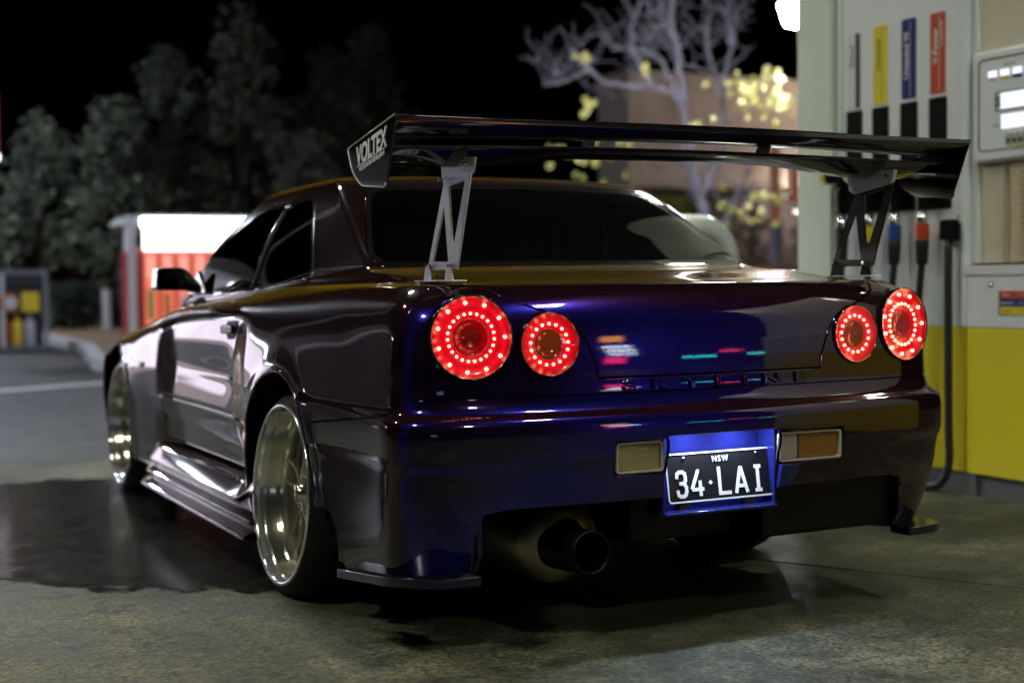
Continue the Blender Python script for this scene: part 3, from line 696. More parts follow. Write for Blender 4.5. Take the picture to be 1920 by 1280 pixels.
# red tag on the column edge
o = BX("hanging_red_sign", -.01, .01, -.028, .028, -.115, .115, FR, None, .003); o.location = (PXF-.0, 2.79, 1.50); tag(o, "narrow red sign with white print fixed to the left edge of the white column", "sign")
text("lettering", "DANGER", .04, WPR, basis((0, 0, 1), (0, 1, 0), (-.0115, 0, .0)), o, extr=.0003)
# lower cabinet notice and lock
for k, (z, m_) in enumerate(((.903, FR), (.868, FB), (.834, FY))):
    PB("notice_band", PXF-.0055, PXF+.001, 1.06, 1.352, z-.0165, z+.0165, m_, .0005)
    tyz(["Diesel", "Unleaded 95", "Unleaded"][k], 1.315, z, .016, WPR if k < 2 else INK, x=PXF-.0056)
    tyz(["1  2  3", "4  5  6", "7  8  9"][k], 1.225, z, .018, WPR if k < 2 else INK, x=PXF-.0056)
PB("notice_edge", PXF-.005, PXF+.001, 1.353, 1.360, .816, .921, GREY, .0005)
bm = bmesh.new(); lathe(bm, [(0, -.012), (.008, -.012), (.011, -.008), (.011, .002)], 16, 'x'); l_ = obj("lock", bm, CHROME, pu, smooth=True); l_.location = (0, 1.404-1.6, .948)
# second dispenser further along the island (out of frame, mirrored in the paint)
p2 = empty("fuel_dispenser", (PXF, -1.9, 0), "second white and yellow fuel dispenser nearer the viewer on the same island", "fuel pump")
BX("upper_cabinet", .05, .6, -.9, .9, 1.03, 2.9, WC, p2, .01); BX("lower_cabinet", 0, .6, -.9, .9, .76, 1.03, WC, p2, .01); BX("lower_yellow_panel", .0, .6, -.9, .9, .108, .757, YEL, p2, .006); BX("kick_plate", .02, .6, -.9, .9, 0, .105, GREY, p2)

# ------------------------------------------------------------------ CANOPY WITH ITS LAMPS, SHOP (outside the frame, light the place)
cn = empty("station_canopy", (0, 2, 4.9), "flat white canopy with square downlights over the forecourt", "canopy")
BX("canopy_deck", -6.5, 7.5, -9, 6.5, .0, .35, pbr("canopy_white", (.55, .56, .55), .6), cn, .01)
BX("canopy_fascia", -6.56, 7.56, -9.06, 6.56, -.15, .55, pbr("canopy_yellow_fascia", (.55, .42, .03), .5), cn, .01)
BX("canopy_soffit", -6.4, 7.4, -8.9, 6.4, -.152, -.01, pbr("canopy_soffit_grey", (.12, .12, .115), .7), cn, .0)
CG = emis("canopy_lamp_glow", (1., .98, .80), 1)
CG.node_tree.nodes["Emission"].inputs[1].default_value = CANOPY_W
for x, y in ((-3.6, -3.4), (1.1, -4.6), (-3.6, 1.6), (-.5, 2.7), (4.9, -1.8), (-.6, -8.), (4.9, 3.9)):
    BX("canopy_lamp", x-.2, x+.2, y-.2, y+.2, -.175, -.156, CG, cn, .0)
sh_ = empty("station_shop", (-9.5, 16.5, 0), "low station shop with a lit glass front and red yellow fascia left of the road", "shop")
BX("shop_wall", -1.2, 6.6, .3, 8, 0, 2.7, pbr("shop_wall", (.10, .085, .08), .7), sh_, .02)
BX("shop_fascia", -1.3, 6.7, -.5, .28, 2.25, 2.8, pbr("shop_fascia_grey", (.12, .10, .10), .4), sh_, .02)
for k in range(2):
    BX("shop_window", 4.0+1.27*k, 5.24+1.27*k, .20, .26, .44, 2.1, emis("shop_window_glow", (.86, .78, .92), 3.6), sh_, .0)
BX("shop_glow_ledge", 3.6, 6.6, .1, .28, .0, .42, emis("shop_ledge_fill_glow", (.80, .66, .72), 1.1), sh_, .01)  # glowing ledge added to give the door a long clean highlight
for x in (0, 5): BX("awning_lamp", x-.6, x+.6, -1.0, -.85, 2.16, 2.2, emis("awning_lamp_glow", (.80, .86, 1.), 45), sh_, .0)
BX("shop_awning", -1.2, 6.6, -1.6, -.5, 2.21, 2.3, WF, sh_, .01)
# far street behind the viewer: coloured shop signs (seen only as reflections)
st = empty("street_shopfront", (-1, -22, 0), "dark shopfront across the street with small coloured lit signs", "shop")
BX("shopfront_wall", -14, 24, -6, 0, 0, 5, pbr("night_wall", (.05, .05, .06), .8), st)
for x, z, w, h, c, e_ in ((11.1, 2.8, 1.1, .55, (1., .35, .03), 9), (11.3, 2.05, 1.4, .22, (.75, .80, 1.), 14), (11.5, 1.7, 1.4, .22, (.75, .80, 1.), 14), (11.6, 1.35, 1.3, .22, (.75, .80, 1.), 12), (11.2, .75, 1.0, .6, (1., .02, .14), 12), (15.5, .8, 1.6, .2, (.05, .8, .9), 10), (18.4, .9, 1.4, .2, (.1, .8, .8), 9), (17.0, 1.3, .5, .25, (1., .05, .12), 9), (20, 2.2, 1.4, .2, (.9, .9, 1.), 8), (-9, 1.8, 3.0, 1.4, (.65, .72, 1.), 1.2)):
    BX("lit_sign", x-w/2, x+w/2, .01, .08, z-h/2, z+h/2, emis("sign_glow_%d%d" % (int(x*10), int(z*10)), c, e_), st, .0)

# ------------------------------------------------------------------ CAR
car = empty("sports_car", (0, 0, 0), "lowered deep purple coupe with tall black rear wing and lit round tail lights", "car")
YC = [0., .6, 1.2, 2., 2.8, 3.4, 4.0, 4.5]
# level: z at YC, half width at YC, yr, b, n, bow, yf, bf
LV = [
 ([.17]*8, [.825,.848,.856,.845,.845,.85,.83,.76], .080, .235, 4.8, .05, 4.45, .5),
 ([.30]*8, [.858,.868,.873,.853,.853,.865,.85,.78], .042, .235, 4.8, .05, 4.50, .5),
 ([.44]*8, [.875,.882,.884,.856,.856,.870,.86,.79], .004, .235, 4.8, .05, 4.52, .5),
 ([.512]*8, [.876,.883,.884,.862,.862,.874,.86,.79], -.012, .235, 4.8, .05, 4.52, .5),
 ([.53]*8, [.881,.885,.886,.880,.878,.880,.86,.79], -.02, .235, 4.8, .05, 4.52, .5),
 ([.60]*8, [.880,.884,.886,.879,.878,.878,.86,.79], -.022, .235, 4.8, .05, 4.51, .5),
 ([.632]*8, [.876,.882,.886,.878,.878,.876,.858,.785], -.018, .235, 4.8, .05, 4.50, .5),
 ([.645]*8, [.865,.879,.885,.878,.877,.873,.855,.78], -.004, .235, 4.8, .05, 4.49, .5),
 ([.655]*8, [.850,.874,.884,.877,.876,.87,.852,.775], .012, .235, 4.8, .05, 4.47, .5),
 ([.685,.685,.685,.685,.68,.675,.67,.66], [.845,.870,.883,.876,.874,.868,.85,.77], .022, .235, 4.8, .05, 4.46, .5),
 ([.70,.70,.70,.70,.695,.69,.68,.665], [.843,.868,.882,.876,.873,.866,.845,.765], .024, .235, 4.8, .05, 4.45, .5),
 ([.78,.78,.78,.77,.76,.74,.71,.675], [.842,.862,.872,.872,.868,.86,.835,.75], .026, .235, 4.8, .05, 4.43, .5),
 ([.85,.85,.85,.835,.81,.775,.73,.685], [.838,.852,.858,.862,.858,.845,.82,.73], .030, .235, 4.8, .05, 4.40, .5),
 ([.885,.89,.89,.87,.84,.797,.745,.69], [.832,.842,.844,.848,.842,.83,.80,.71], .034, .235, 4.6, .05, 4.38, .5),
 ([.93,.93,.925,.90,.868,.818,.762,.70], [.820,.825,.822,.825,.818,.805,.775,.69], .052, .235, 4.3, .05, 4.34, .5),
 ([.962,.962,.95,.922,.888,.832,.772,.707], [.795,.80,.795,.795,.79,.77,.74,.66], .075, .235, 3.9, .05, 4.30, .5),
 ([.979,.978,.968,.937,.90,.842,.78,.712], [.765,.775,.765,.765,.76,.73,.70,.62], .105, .225, 3.5, .05, 4.24, .45),
 ([.987,.992,.982,.945,.908,.85,.79,.72], [.725,.745,.738,.748,.745,.69,.65,.58], .16, .22, 3., .05, 4.15, .4),
 ([1.000,1.022,1.000,.949,.912,.86,.80,.73], [.69,.712,.725,.742,.74,.66,.60,.52], .42, .14, 2.8, .05, 3.7, .3),
 ([1.018,1.046,1.012,.955,.925,.90,.89,.88], [.68,.690,.715,.738,.735,.66,.60,.52], .70, .075, 2.6, .05, 3.22, .3),
 ([1.022,1.040,1.016,.975,.95,.93,.92,.9], [.67,.682,.708,.733,.725,.66,.60,.52], .735, .06, 3.2, .05, 3.12, .3),
 ([1.11]*4+[1.09]*4, [.646,.648,.676,.703,.693,.64,.60,.52], .885, .06, 3.2, .05, 2.82, .25),
 ([1.195]*4+[1.175]*4, [.610,.613,.648,.670,.660,.62,.6,.5], 1.030, .06, 3.2, .05, 2.56, .22),
 ([1.262,1.262,1.262,1.258]+[1.24]*4, [.572,.575,.620,.640,.630,.6,.6,.5], 1.150, .06, 3.2, .05, 2.36, .2),
 ([1.303,1.303,1.306,1.298]+[1.27]*4, [.535,.535,.590,.612,.60,.58,.5,.5], 1.24, .06, 2.8, .05, 2.24, .18),
 ([1.325,1.325,1.328,1.318]+[1.28]*4, [.49,.49,.545,.575,.57,.5,.5,.5], 1.315, .08, 2.2, .05, 2.17, .16),
 ([1.340,1.340,1.343,1.332]+[1.29]*4, [.42,.42,.46,.50,.5,.5,.5,.5], 1.43, .10, 2.1, .04, 2.08, .14),
 ([1.350,1.350,1.353,1.343]+[1.31]*4, [.27,.27,.30,.34,.34,.3,.3,.3], 1.56, .10, 2., .02, 1.97, .1),
 ([1.355]*8, [.06]*8, 1.70, .05, 2., .0, 1.80, .04),
]
NR, NS, NF = 84, 170, 24
def arc(ph_pts, n):
    d = np.r_[0, np.cumsum(np.linalg.norm(np.diff(ph_pts, axis=0), axis=1))]
    t = np.linspace(0, d[-1], n)
    return np.stack([np.interp(t, d, ph_pts[:, k]) for k in range(2)], 1)
def level_ring(l):
    zc, wc, yr, b, n, bow, yf, bf = l
    W = lambda y: pchip(YC, wc, np.clip(y, 0, 4.5)); Z = lambda y: pchip(YC, zc, np.clip(y, 0, 4.5))
    ph = np.linspace(0, math.pi/2, 400)
    c = np.sin(ph)**(2/n); s = np.cos(ph)**(2/n)
    y = yr + b*(1-s) + bow*c**2
    rear = arc(np.stack([W(y)*c, y], 1), NR)
    y1 = yr+b+bow; y2 = yf-bf
    ys = np.linspace(y1, y2, NS+2)[1:-1]
    side = np.stack([W(ys), ys], 1)
    nf = 2.6; c = np.sin(ph)**(2/nf); s = np.cos(ph)**(2/nf)
    y = yf - bf*(1-s) - .05*c**2
    y = np.maximum(y, y2)
    front = arc(np.stack([W(y)*c, y], 1), NF)[::-1]
    P = np.concatenate([rear, side, front])
    return np.stack([-P[:, 0], P[:, 1], Z(P[:, 1])], 1)
def tweak(l, i):
    z, w = np.array(l[0], float), np.array(l[1], float)
    if i < 19: w = w + np.array([.034, .006, 0, -.004, -.004, 0, 0, 0])
    if i >= 9 and i < 19: z = z - np.array([0, 0, 0, 0, .004, .02, .035, .04])*(z > .6)
    if i >= 20: z = z + (.012 if i == 20 else .018)
    l = list(l)
    l[2] -= .022 if i < 8 else .030 if i < 18 else 0
    if 17 <= i <= 19: z = z - np.array([.008, .010, 0, 0, 0, 0, 0, 0])
    if i < 15: l[4] *= 1.12
    return (list(z), list(w)) + tuple(l[2:])
LV = [tweak(l, i) for i, l in enumerate(LV)]
K = np.stack([level_ring(l) for l in LV])
d = np.linalg.norm(np.diff(K, axis=0), axis=2)
d = np.median(d[:, :NR+NS], axis=1); tt = np.r_[0, np.cumsum(d)]
ti = []
for i in range(len(tt)-1):
    m_ = max(2, int(round((tt[i+1]-tt[i])/.013)))
    ti += list(np.linspace(tt[i], tt[i+1], m_, endpoint=False))
ti.append(tt[-1]); ti = np.array(ti)
B = pchip(tt, K, ti)
# fender blisters, door hollow
AR = (1.09, .345, .375)     # rear arch: y, z, radius
AF = (3.72, .345, .375)
def bulge(P):
    x, y, z = P[..., 0], P[..., 1], P[..., 2]
    dr = np.hypot(y-AR[0], z-AR[1]); df = np.hypot(y-AF[0], z-AF[1])
    side = sst(.60, .75, -x)*sst(.98, .86, z)
    b = .010*sst(1.78, 1.36, y)*sst(.20, .70, y)*sst(.93, .70, z)
    b = b + .008*np.exp(-((dr-AR[2])/.045)**2) + .004*np.exp(-((dr-AR[2])/.16)**2)*sst(.9, .6, z)
    b = b + .008*sst(2.95, 3.3, y)*sst(4.4, 4.0, y)*sst(.9, .66, z) + .008*np.exp(-((df-AF[2])/.055)**2)
    b = b - .012*sst(1.62, 1.9, y)*sst(2.9, 2.6, y)*sst(.80, .74, z)*sst(.50, .56, z)*np.exp(-((z-.66)/.09)**2)
    b = b - .020*sst(2.9, 2.6, y)*sst(1.45, 1.75, y)*sst(.93, .78, z)
    b = b - .02*sst(1.55, 1.75, y)*sst(3.0, 2.8, y)*sst(.50, .40, z)
    x2 = x - b*side
    # hollow swage under the shoulder
    return np.stack([x2, y, z], -1)
B = bulge(B)
bmf = bmesh.new()
VV = [[bmf.verts.new(B[i, j]) for j in range(B.shape[1])] for i in range(B.shape[0])]
for i in range(B.shape[0]-1):
    for j in range(B.shape[1]-1):
        bmf.faces.new((VV[i][j], VV[i+1][j], VV[i+1][j+1], VV[i][j+1]))
bmf.faces.new([VV[-1][j] for j in range(B.shape[1])][::-1])
bmf.normal_update()
ref = bmf.copy()
bmesh.ops.triangulate(ref, faces=ref.faces)
# mirror so normals on the centre line are right
g = bmesh.ops.duplicate(ref, geom=ref.verts[:]+ref.edges[:]+ref.faces[:])
for v in g['geom']:
    if isinstance(v, bmesh.types.BMVert): v.co.x *= -1
bmesh.ops.reverse_faces(ref, faces=[f for f in g['geom'] if isinstance(f, bmesh.types.BMFace)])
bmesh.ops.remove_doubles(ref, verts=ref.verts, dist=1e-5)
ref.normal_update(); ref.verts.ensure_lookup_table(); ref.faces.ensure_lookup_table()
REFBVH = BVHTree.FromBMesh(ref)
REFV = [(v.co.copy(), v.normal.copy()) for v in ref.verts]; REFF = [[v.index for v in f.verts] for f in ref.faces]
ref.free()
from mathutils.geometry import barycentric_transform
def ref_normal(p):
    loc, nrm, fi, dist = REFBVH.find_nearest(p)
    a, b_, c = REFF[fi]
    n = barycentric_transform(loc, REFV[a][0], REFV[b_][0], REFV[c][0], REFV[a][1], REFV[b_][1], REFV[c][1])
    return n.normalized()
def sd_poly(px, py, poly):
    """inside test for arrays"""
    ins = np.zeros(px.shape, bool); n = len(poly)
    for i in range(n):
        x1, y1 = poly[i]; x2, y2 = poly[i-1]
        c = ((y1 > py) != (y2 > py)) & (px < (x2-x1)*(py-y1)/((y2-y1) or 1e-12)+x1)
        ins ^= c
    return ins
PROJ = {'side': (1, 2, 0), 'rear': (0, 2, 1), 'top': (0, 1, 2)}
def cut(bm, view, poly, filt):
    """cut the outline into the mesh; filt(centre, normal) chooses which faces can be cut"""
    bm.normal_update()
    a, b_, c = PROJ[view]; n = len(poly)
    cand = [f for f in bm.faces if filt(f.calc_center_median(), f.normal)]
    xs = [q[0] for q in poly]; ys = [q[1] for q in poly]
    cand = set(f for f in cand if max(v.co[a] for v in f.verts) > min(xs)-.01 and min(v.co[a] for v in f.verts) < max(xs)+.01 and max(v.co[b_] for v in f.verts) > min(ys)-.01 and min(v.co[b_] for v in f.verts) < max(ys)+.01)
    for i in range(n):
        p, q = Vector(poly[i]), Vector(poly[(i+1) % n]); dd = q-p
        if dd.length < 1e-6: continue
        lo0, hi0 = min(p.x, q.x)-.002, max(p.x, q.x)+.002; lo1, hi1 = min(p.y, q.y)-.002, max(p.y, q.y)+.002
        sel = []
        for f in cand:
            if not f.is_valid: continue
            A = [v.co[a] for v in f.verts]; Bq = [v.co[b_] for v in f.verts]
            if max(A) < lo0 or min(A) > hi0 or max(Bq) < lo1 or min(Bq) > hi1: continue
            sel.append(f)
        if not sel: continue
        co = [0, 0, 0]; co[a], co[b_] = p.x, p.y
        no = [0, 0, 0]; no[a], no[b_] = -dd.y, dd.x
        ed = set(e for f in sel for e in f.edges); vs = set(v for f in sel for v in f.verts)
        res = bmesh.ops.bisect_plane(bm, geom=list(vs)+list(ed)+sel, plane_co=co, plane_no=no, dist=2e-5)
        for f in res['geom']:
            if isinstance(f, bmesh.types.BMFace): cand.add(f)
        for e in res['geom_cut']:
            if isinstance(e, bmesh.types.BMEdge):
                for f in e.link_faces: cand.add(f)
        cand = set(f for f in cand if f.is_valid)
def mark(bm, view, poly, filt, idx, only=None):
    bm.normal_update()
    a, b_, c = PROJ[view]; fs = []
    for f in bm.faces:
        ce = f.calc_center_median()
        if (only is None or f.material_index in only) and filt(ce, f.normal): fs.append((f, ce[a], ce[b_]))
    if not fs: return
    ins = sd_poly(np.array([q[1] for q in fs]), np.array([q[2] for q in fs]), poly)
    for (f, _, _), k in zip(fs, ins):
        if k: f.material_index = idx
SIDE = lambda ce, no: no.x < -.25
SIDELOW = lambda ce, no: ce.z < 1.02 and ce.x < -.5
def circ(c0, c1, r_, n=56): return [(c0+r_*math.cos(2*math.pi*k/n), c1+r_*math.sin(2*math.pi*k/n)) for k in range(n)]
# part ids
SHELL, DELETE, BUMPER, LID, PANEL, DOOR, QGLASS, DGLASS, RGLASS, WSHIELD, SEALQ, SEALD, SEALR = range(13)
bumper_side = [(-.3, .10), (.545, .10), (.60, .30), (.74, .585), (.20, .645), (.165, .655), (.150, .692), (-.3, .692)]
cut(bmf, 'side', bumper_side, lambda ce, no: ce.z < .75 and ce.y < .9)
mark(bmf, 'side', bumper_side, lambda ce, no: ce.z < .75 and ce.y < .9, BUMPER)
# arches
for A in (AR, AF):
    cp_ = circ(A[0], A[1], A[2]-.005)
    cut(bmf, 'side', cp_, lambda ce, no: ce.x < -.55 and ce.z < .9); mark(bmf, 'side', cp_, lambda ce, no: ce.x < -.55 and ce.z < .9, DELETE)
low = [(1.38, .1), (1.38, .36), (3.42, .36), (3.42, .1)]
low2 = [(.5, .05), (1.5, .05), (1.5, .24), (.5, .24)]
# behind the arch: the quarter ends where the bumper starts; below the arch nothing
mark(bmf, 'side', [(.6, .0), (1.3, .0), (1.3, .34), (.6, .34)], lambda ce, no: ce.x < -.5, DELETE, only=(SHELL,))
# tail light panel between lid and quarter
panel_side = [(-.3, .692), (.150, .692), (.146, .80), (.142, .90), (.15, .945), (.17, .965), (.20, .976), (-.3, .976)]
lid_rear = round_poly([(.3, .732), (.3, 1.2), (-.628, 1.2), (-.628, .975), (-.605, .945), (-.44, .885), (-.40, .845), (-.366, .765), (-.366, .732)], [0, 0, 0, 0, .02, .05, .04, .03, .015], 4)
REARF = lambda ce, no: ce.y < .32 and ce.z < .988 and no.y < -.02
cut(bmf, 'side', panel_side, lambda ce, no: ce.z > .68 and ce.z < .995 and ce.y < .35 and ce.x < -.55)
cut(bmf, 'rear', [(.3, .692), (.3, 1.3), (-1, 1.3), (-1, .692)], REARF)
cut(bmf, 'rear', lid_rear, REARF)
DECKF = lambda ce, no: ce.z > .90 and ce.y < .90 and ce.z < 1.05
lid_top = [(.3, -.2), (.3, .70), (-.60, .715), (-.628, .70), (-.628, -.2)]
cut(bmf, 'top', lid_top, DECKF)
mark(bmf, 'side', panel_side, lambda ce, no: ce.z > .692 and ce.y < .3, PANEL, only=(SHELL,))
mark(bmf, 'rear', lid_rear, lambda ce, no: ce.z > .69 and ce.y < .25 and ce.z < .988, LID, only=(SHELL, PANEL))
mark(bmf, 'top', lid_top, lambda ce, no: ce.z > .965 and ce.y < .90 and ce.z < 1.045, LID, only=(SHELL, PANEL))
# lamp openings
LAMPS = ((.706, .846, .104), (.499, .824, .080))
for lx, lz, lr in LAMPS:
    hit_ = REFBVH.ray_cast(Vector((-lx, -1, lz)), Vector((0, 1, 0)))[0]; nn_ = ref_normal(hit_)
    k_ = Vector((nn_.x*.8, nn_.y, 0)).normalized()
    po = [(-lx+lr*1.0*abs(k_.y)*math.cos(2*math.pi*k/48), lz+lr*1.0*math.sin(2*math.pi*k/48)) for k in range(48)]
    cut(bmf, 'rear', po, REARF); mark(bmf, 'rear', po, REARF, DELETE, only=(PANEL, LID))
# door
door = round_poly([(1.62, .34), (1.635, .60), (1.66, .80), (1.70, 1.02), (2.78, 1.02), (2.80, .75), (2.86, .45), (2.88, .34)], [.04, 0, 0, 0, 0, 0, 0, .04], 4)
DF = lambda ce, no: ce.x < -.6 and ce.z < .99
cut(bmf, 'side', door, DF)
# side glass and seals
qg = [(1.28, 1.012), (1.86, .973), (1.695, 1.262), (1.535, 1.275), (1.46, 1.262)]
dg_ = [(1.885, .972), (2.80, .948), (2.63, 1.05), (2.30, 1.185), (1.98, 1.262), (1.72, 1.262)]
GF = lambda ce, no: no.x < -.35 and ce.z > .92
def grow(poly, dlt):
    c0 = sum(q[0] for q in poly)/len(poly); c1 = sum(q[1] for q in poly)/len(poly); out = []; n = len(poly)
    area = sum(poly[i-1][0]*poly[i][1]-poly[i][0]*poly[i-1][1] for i in range(n)); sg = 1 if area > 0 else -1
    for i in range(n):
        p = Vector(poly[i]); e1 = (p-Vector(poly[i-1])).normalized(); e2 = (Vector(poly[(i+1) % n])-p).normalized()
        n1 = Vector((e1.y, -e1.x))*sg; n2 = Vector((e2.y, -e2.x))*sg
        bi = (n1+n2); bi = bi/max(.4, bi.dot(n1)) ; out.append((p.x+bi.x*dlt, p.y+bi.y*dlt))
    return out
for po, rr, gi, si in ((qg, [.03, .02, .03, .02, .05], QGLASS, SEALQ), (dg_, [.02, .06, .1, .12, .06, .02], DGLASS, SEALD)):
    inner = round_poly(po, rr, 5); outer = round_poly(grow(po, .018), rr, 5)
    cut(bmf, 'side', inner, GF); cut(bmf, 'side', outer, GF)
    mark(bmf, 'side', outer, GF, si, only=(SHELL,)); mark(bmf, 'side', inner, GF, gi, only=(SHELL, si))
mark(bmf, 'side', door, lambda ce, no: ce.x < -.6 and ce.z < .965+.0*ce.y, DOOR, only=(SHELL,))
# rear glass
rg = [(.2, 1.050), (.2, 1.306), (-.485, 1.294), (-.537, 1.268), (-.650, 1.075), (-.64, 1.050)]
RG = lambda ce, no: no.y < -.30 and ce.z > 1.0 and ce.y < 1.5
inner = round_poly(rg, [0, 0, .05, .05, .04, .02], 5); outer = round_poly([(.3, 1.036), (.3, 1.318), (-.492, 1.307), (-.553, 1.276), (-.666, 1.075), (-.658, 1.036)], [0, 0, .05, .05, .04, .02], 5)
cut(bmf, 'rear', inner, RG); cut(bmf, 'rear', outer, RG)
mark(bmf, 'rear', outer, RG, SEALR, only=(SHELL,)); mark(bmf, 'rear', inner, RG, RGLASS, only=(SHELL, SEALR))
# windscreen
ws = [(.2, .99), (.2, 1.275), (-.48, 1.265), (-.56, 1.0), (-.56, .97)]
WG = lambda ce, no: no.y > .30 and ce.z > .93 and ce.y < 3.4 and ce.y > 1.9
cut(bmf, 'rear', ws, WG); mark(bmf, 'rear', ws, WG, WSHIELD, only=(SHELL,))
# bumper cut-outs: exhaust bay, plate recess, lamp pockets
BF = lambda ce, no: ce.y < .25 and ce.z < .69
for po in ([(-.685, .05), (-.690, .36), (-.68, .392), (-.62, .402), (.3, .402), (.3, .05)],):
    cut(bmf, 'rear', po, BF); mark(bmf, 'rear', po, BF, DELETE, only=(BUMPER,))
low_po = [(-.5, .0), (.9, .0), (.9, .185), (.56, .185), (.06, .238), (-.5, .245)]
cut(bmf, 'side', low_po, lambda ce, no: ce.y < 1 and ce.z < .3)
mark(bmf, 'side', low_po, lambda ce, no: ce.y < 1, DELETE, only=(BUMPER,))
mark(bmf, 'rear', [(-2, .05), (2, .05), (2, .20), (-2, .20)], lambda ce, no: True, DELETE, only=(SHELL,))
def extract(idx, side):
    """side: 0 both halves welded, -1 left, 1 right"""
    b = bmf.copy()
    bmesh.ops.delete(b, geom=[f for f in b.faces if f.material_index != idx], context='FACES')
    for f in b.faces: f.material_index = 0
    if side != -1:
        if side == 0:
            g = bmesh.ops.duplicate(b, geom=b.verts[:]+b.edges[:]+b.faces[:])['geom']
        else: g = b.verts[:]+b.edges[:]+b.faces[:]
        for v in g:
            if isinstance(v, bmesh.types.BMVert): v.co.x *= -1
        bmesh.ops.reverse_faces(b, faces=[f for f in g if isinstance(f, bmesh.types.BMFace)])
        if side == 0: bmesh.ops.remove_doubles(b, verts=[v for v in b.verts if abs(v.co.x) < 1e-4], dist=2e-4)
    return b
def panel_obj(name, idx, side, mat, parent=None, groove=.0042, depth=.010, thick=.0, extra_cut=None):
    b = extract(idx, side)
    bmesh.ops.remove_doubles(b, verts=b.verts, dist=4e-4)
    if extra_cut: extra_cut(b)
    b.normal_update()
    nrm = {v: ref_normal(v.co) for v in b.verts}
    din_of = {}
    for v in b.verts:
        if v.is_boundary:
            dn = Vector((0, 0, 0))
            for f in v.link_faces: dn += f.calc_center_median()-v.co
            n0 = nrm[v]; dn -= n0*dn.dot(n0)
            e2 = [e for e in v.link_edges if e.is_boundary]
            if len(e2) == 2:
                tgt = e2[0].other_vert(v).co-e2[1].other_vert(v).co
                if tgt.length > 1e-6:
                    tgt.normalize(); dn -= tgt*dn.dot(tgt)
            if dn.length > 1e-7: din_of[v] = dn.normalized()
    if groove:
        # pull the very edge of the panel inwards: duplicate the boundary loop and fold it under
        b.verts.index_update()
        be = [e for e in b.edges if e.is_boundary]
        b.verts.index_update()
        ret = bmesh.ops.extrude_edge_only(b, edges=be)
        nv = [v for v in ret['geom'] if isinstance(v, bmesh.types.BMVert)]
        vmap = {}
        for e in be:
            for v in e.verts: vmap[v] = None
        for e in [e for e in ret['geom'] if isinstance(e, bmesh.types.BMEdge)]: pass
        for v in nv:
            src = [e.other_vert(v) for e in v.link_edges if e.other_vert(v) in vmap]
            if not src: continue
            s = src[0]; n = nrm[s]
            v.co = s.co - n*depth
            vmap[s] = din_of.get(s)
            if vmap[s] is not None: nrm[v] = (-vmap[s]*.95+n*.3).normalized()
        for s, dv in vmap.items():
            if dv is not None: s.co += dv*groove
        b.verts.index_update()
    me = bpy.data.meshes.new(name); b.to_mesh(me)
    nn = []
    for i, v in enumerate(b.verts):
        nn.append(nrm[v] if v in nrm else ref_normal(v.co))
    b.free()
    me.materials.append(mat); me.shade_smooth()
    me.normals_split_custom_set_from_vertices(nn)
    o = bpy.data.objects.new(name, me); link(o, parent or car)
    if thick:
        s = o.modifiers.new("solid", 'SOLIDIFY'); s.thickness = thick; s.offset = -1
    return o
body = panel_obj("body", SHELL, 0, PAINT)
def bumper_holes(b):
    global REC
    for f in b.faces: f.material_index = 0
    fil = lambda ce, no: ce.y < .2 and ce.z < .66
    for po in (REC, LAMP_L, LAMP_R):
        cut(b, 'rear', po, fil); mark(b, 'rear', po, fil, 5)
    bmesh.ops.delete(b, geom=[f for f in b.faces if f.material_index == 5], context='FACES')
REC = round_poly([(-.172, .40), (-.172, .572), (.190, .572), (.190, .40)], [0, .012, .012, 0], 4)
LAMP_L = round_poly([(-.332, .476), (-.332, .566), (-.176, .566), (-.176, .476)], .012, 4)
LAMP_R = round_poly([(.192, .472), (.192, .563), (.420, .563), (.420, .472)], .014, 4)
panel_obj("rear_bumper", BUMPER, 0, PAINT, extra_cut=bumper_holes)
# dark body structure a little under the painted panels (seen in the shut lines)
lin = bmf.copy()
bmesh.ops.delete(lin, geom=[f for f in lin.faces if f.material_index not in (SHELL, BUMPER, LID, PANEL, DOOR)], context='FACES')
fil = lambda ce, no: ce.y < .3 and ce.z < .69
def low_cut(b):
    po = [(-.72, .0), (-.72, .58), (.3, .58), (.3, .0)]
    mark(b, 'rear', po, fil, 30)
    bmesh.ops.delete(b, geom=[f for f in b.faces if f.material_index == 30], context='FACES')
low_cut(lin)
lin.normal_update()
nv = {v: v.normal.copy() for v in lin.verts}
for v, n_ in nv.items(): v.co -= n_*.013
g = bmesh.ops.duplicate(lin, geom=lin.verts[:]+lin.edges[:]+lin.faces[:])['geom']
for v in g:
    if isinstance(v, bmesh.types.BMVert): v.co.x *= -1
for f in lin.faces: f.material_index = 0
obj("inner_structure", lin, DARK, car)
panel_obj("trunk_lid", LID, 0, PAINT)
for s in (-1, 1):
    panel_obj("tail_panel", PANEL, s, PAINT)
    dr = panel_obj("door", DOOR, s, PAINT)
    panel_obj("quarter_window", QGLASS, s, GLASS, groove=0)
    panel_obj("door_window", DGLASS, s, GLASS, groove=0)
    panel_obj("window_seal", SEALQ, s, BLACKG, groove=.001, depth=.004)
    panel_obj("window_seal", SEALD, s, BLACKG, groove=.001, depth=.004)
    if s == -1: door_left = dr
panel_obj("rear_window", RGLASS, 0, GLASS, groove=0)
panel_obj("window_seal", SEALR, 0, BLACKG, groove=.001, depth=.004)
panel_obj("windscreen", WSHIELD, 0, GLASS, groove=0)
#@@REST@@

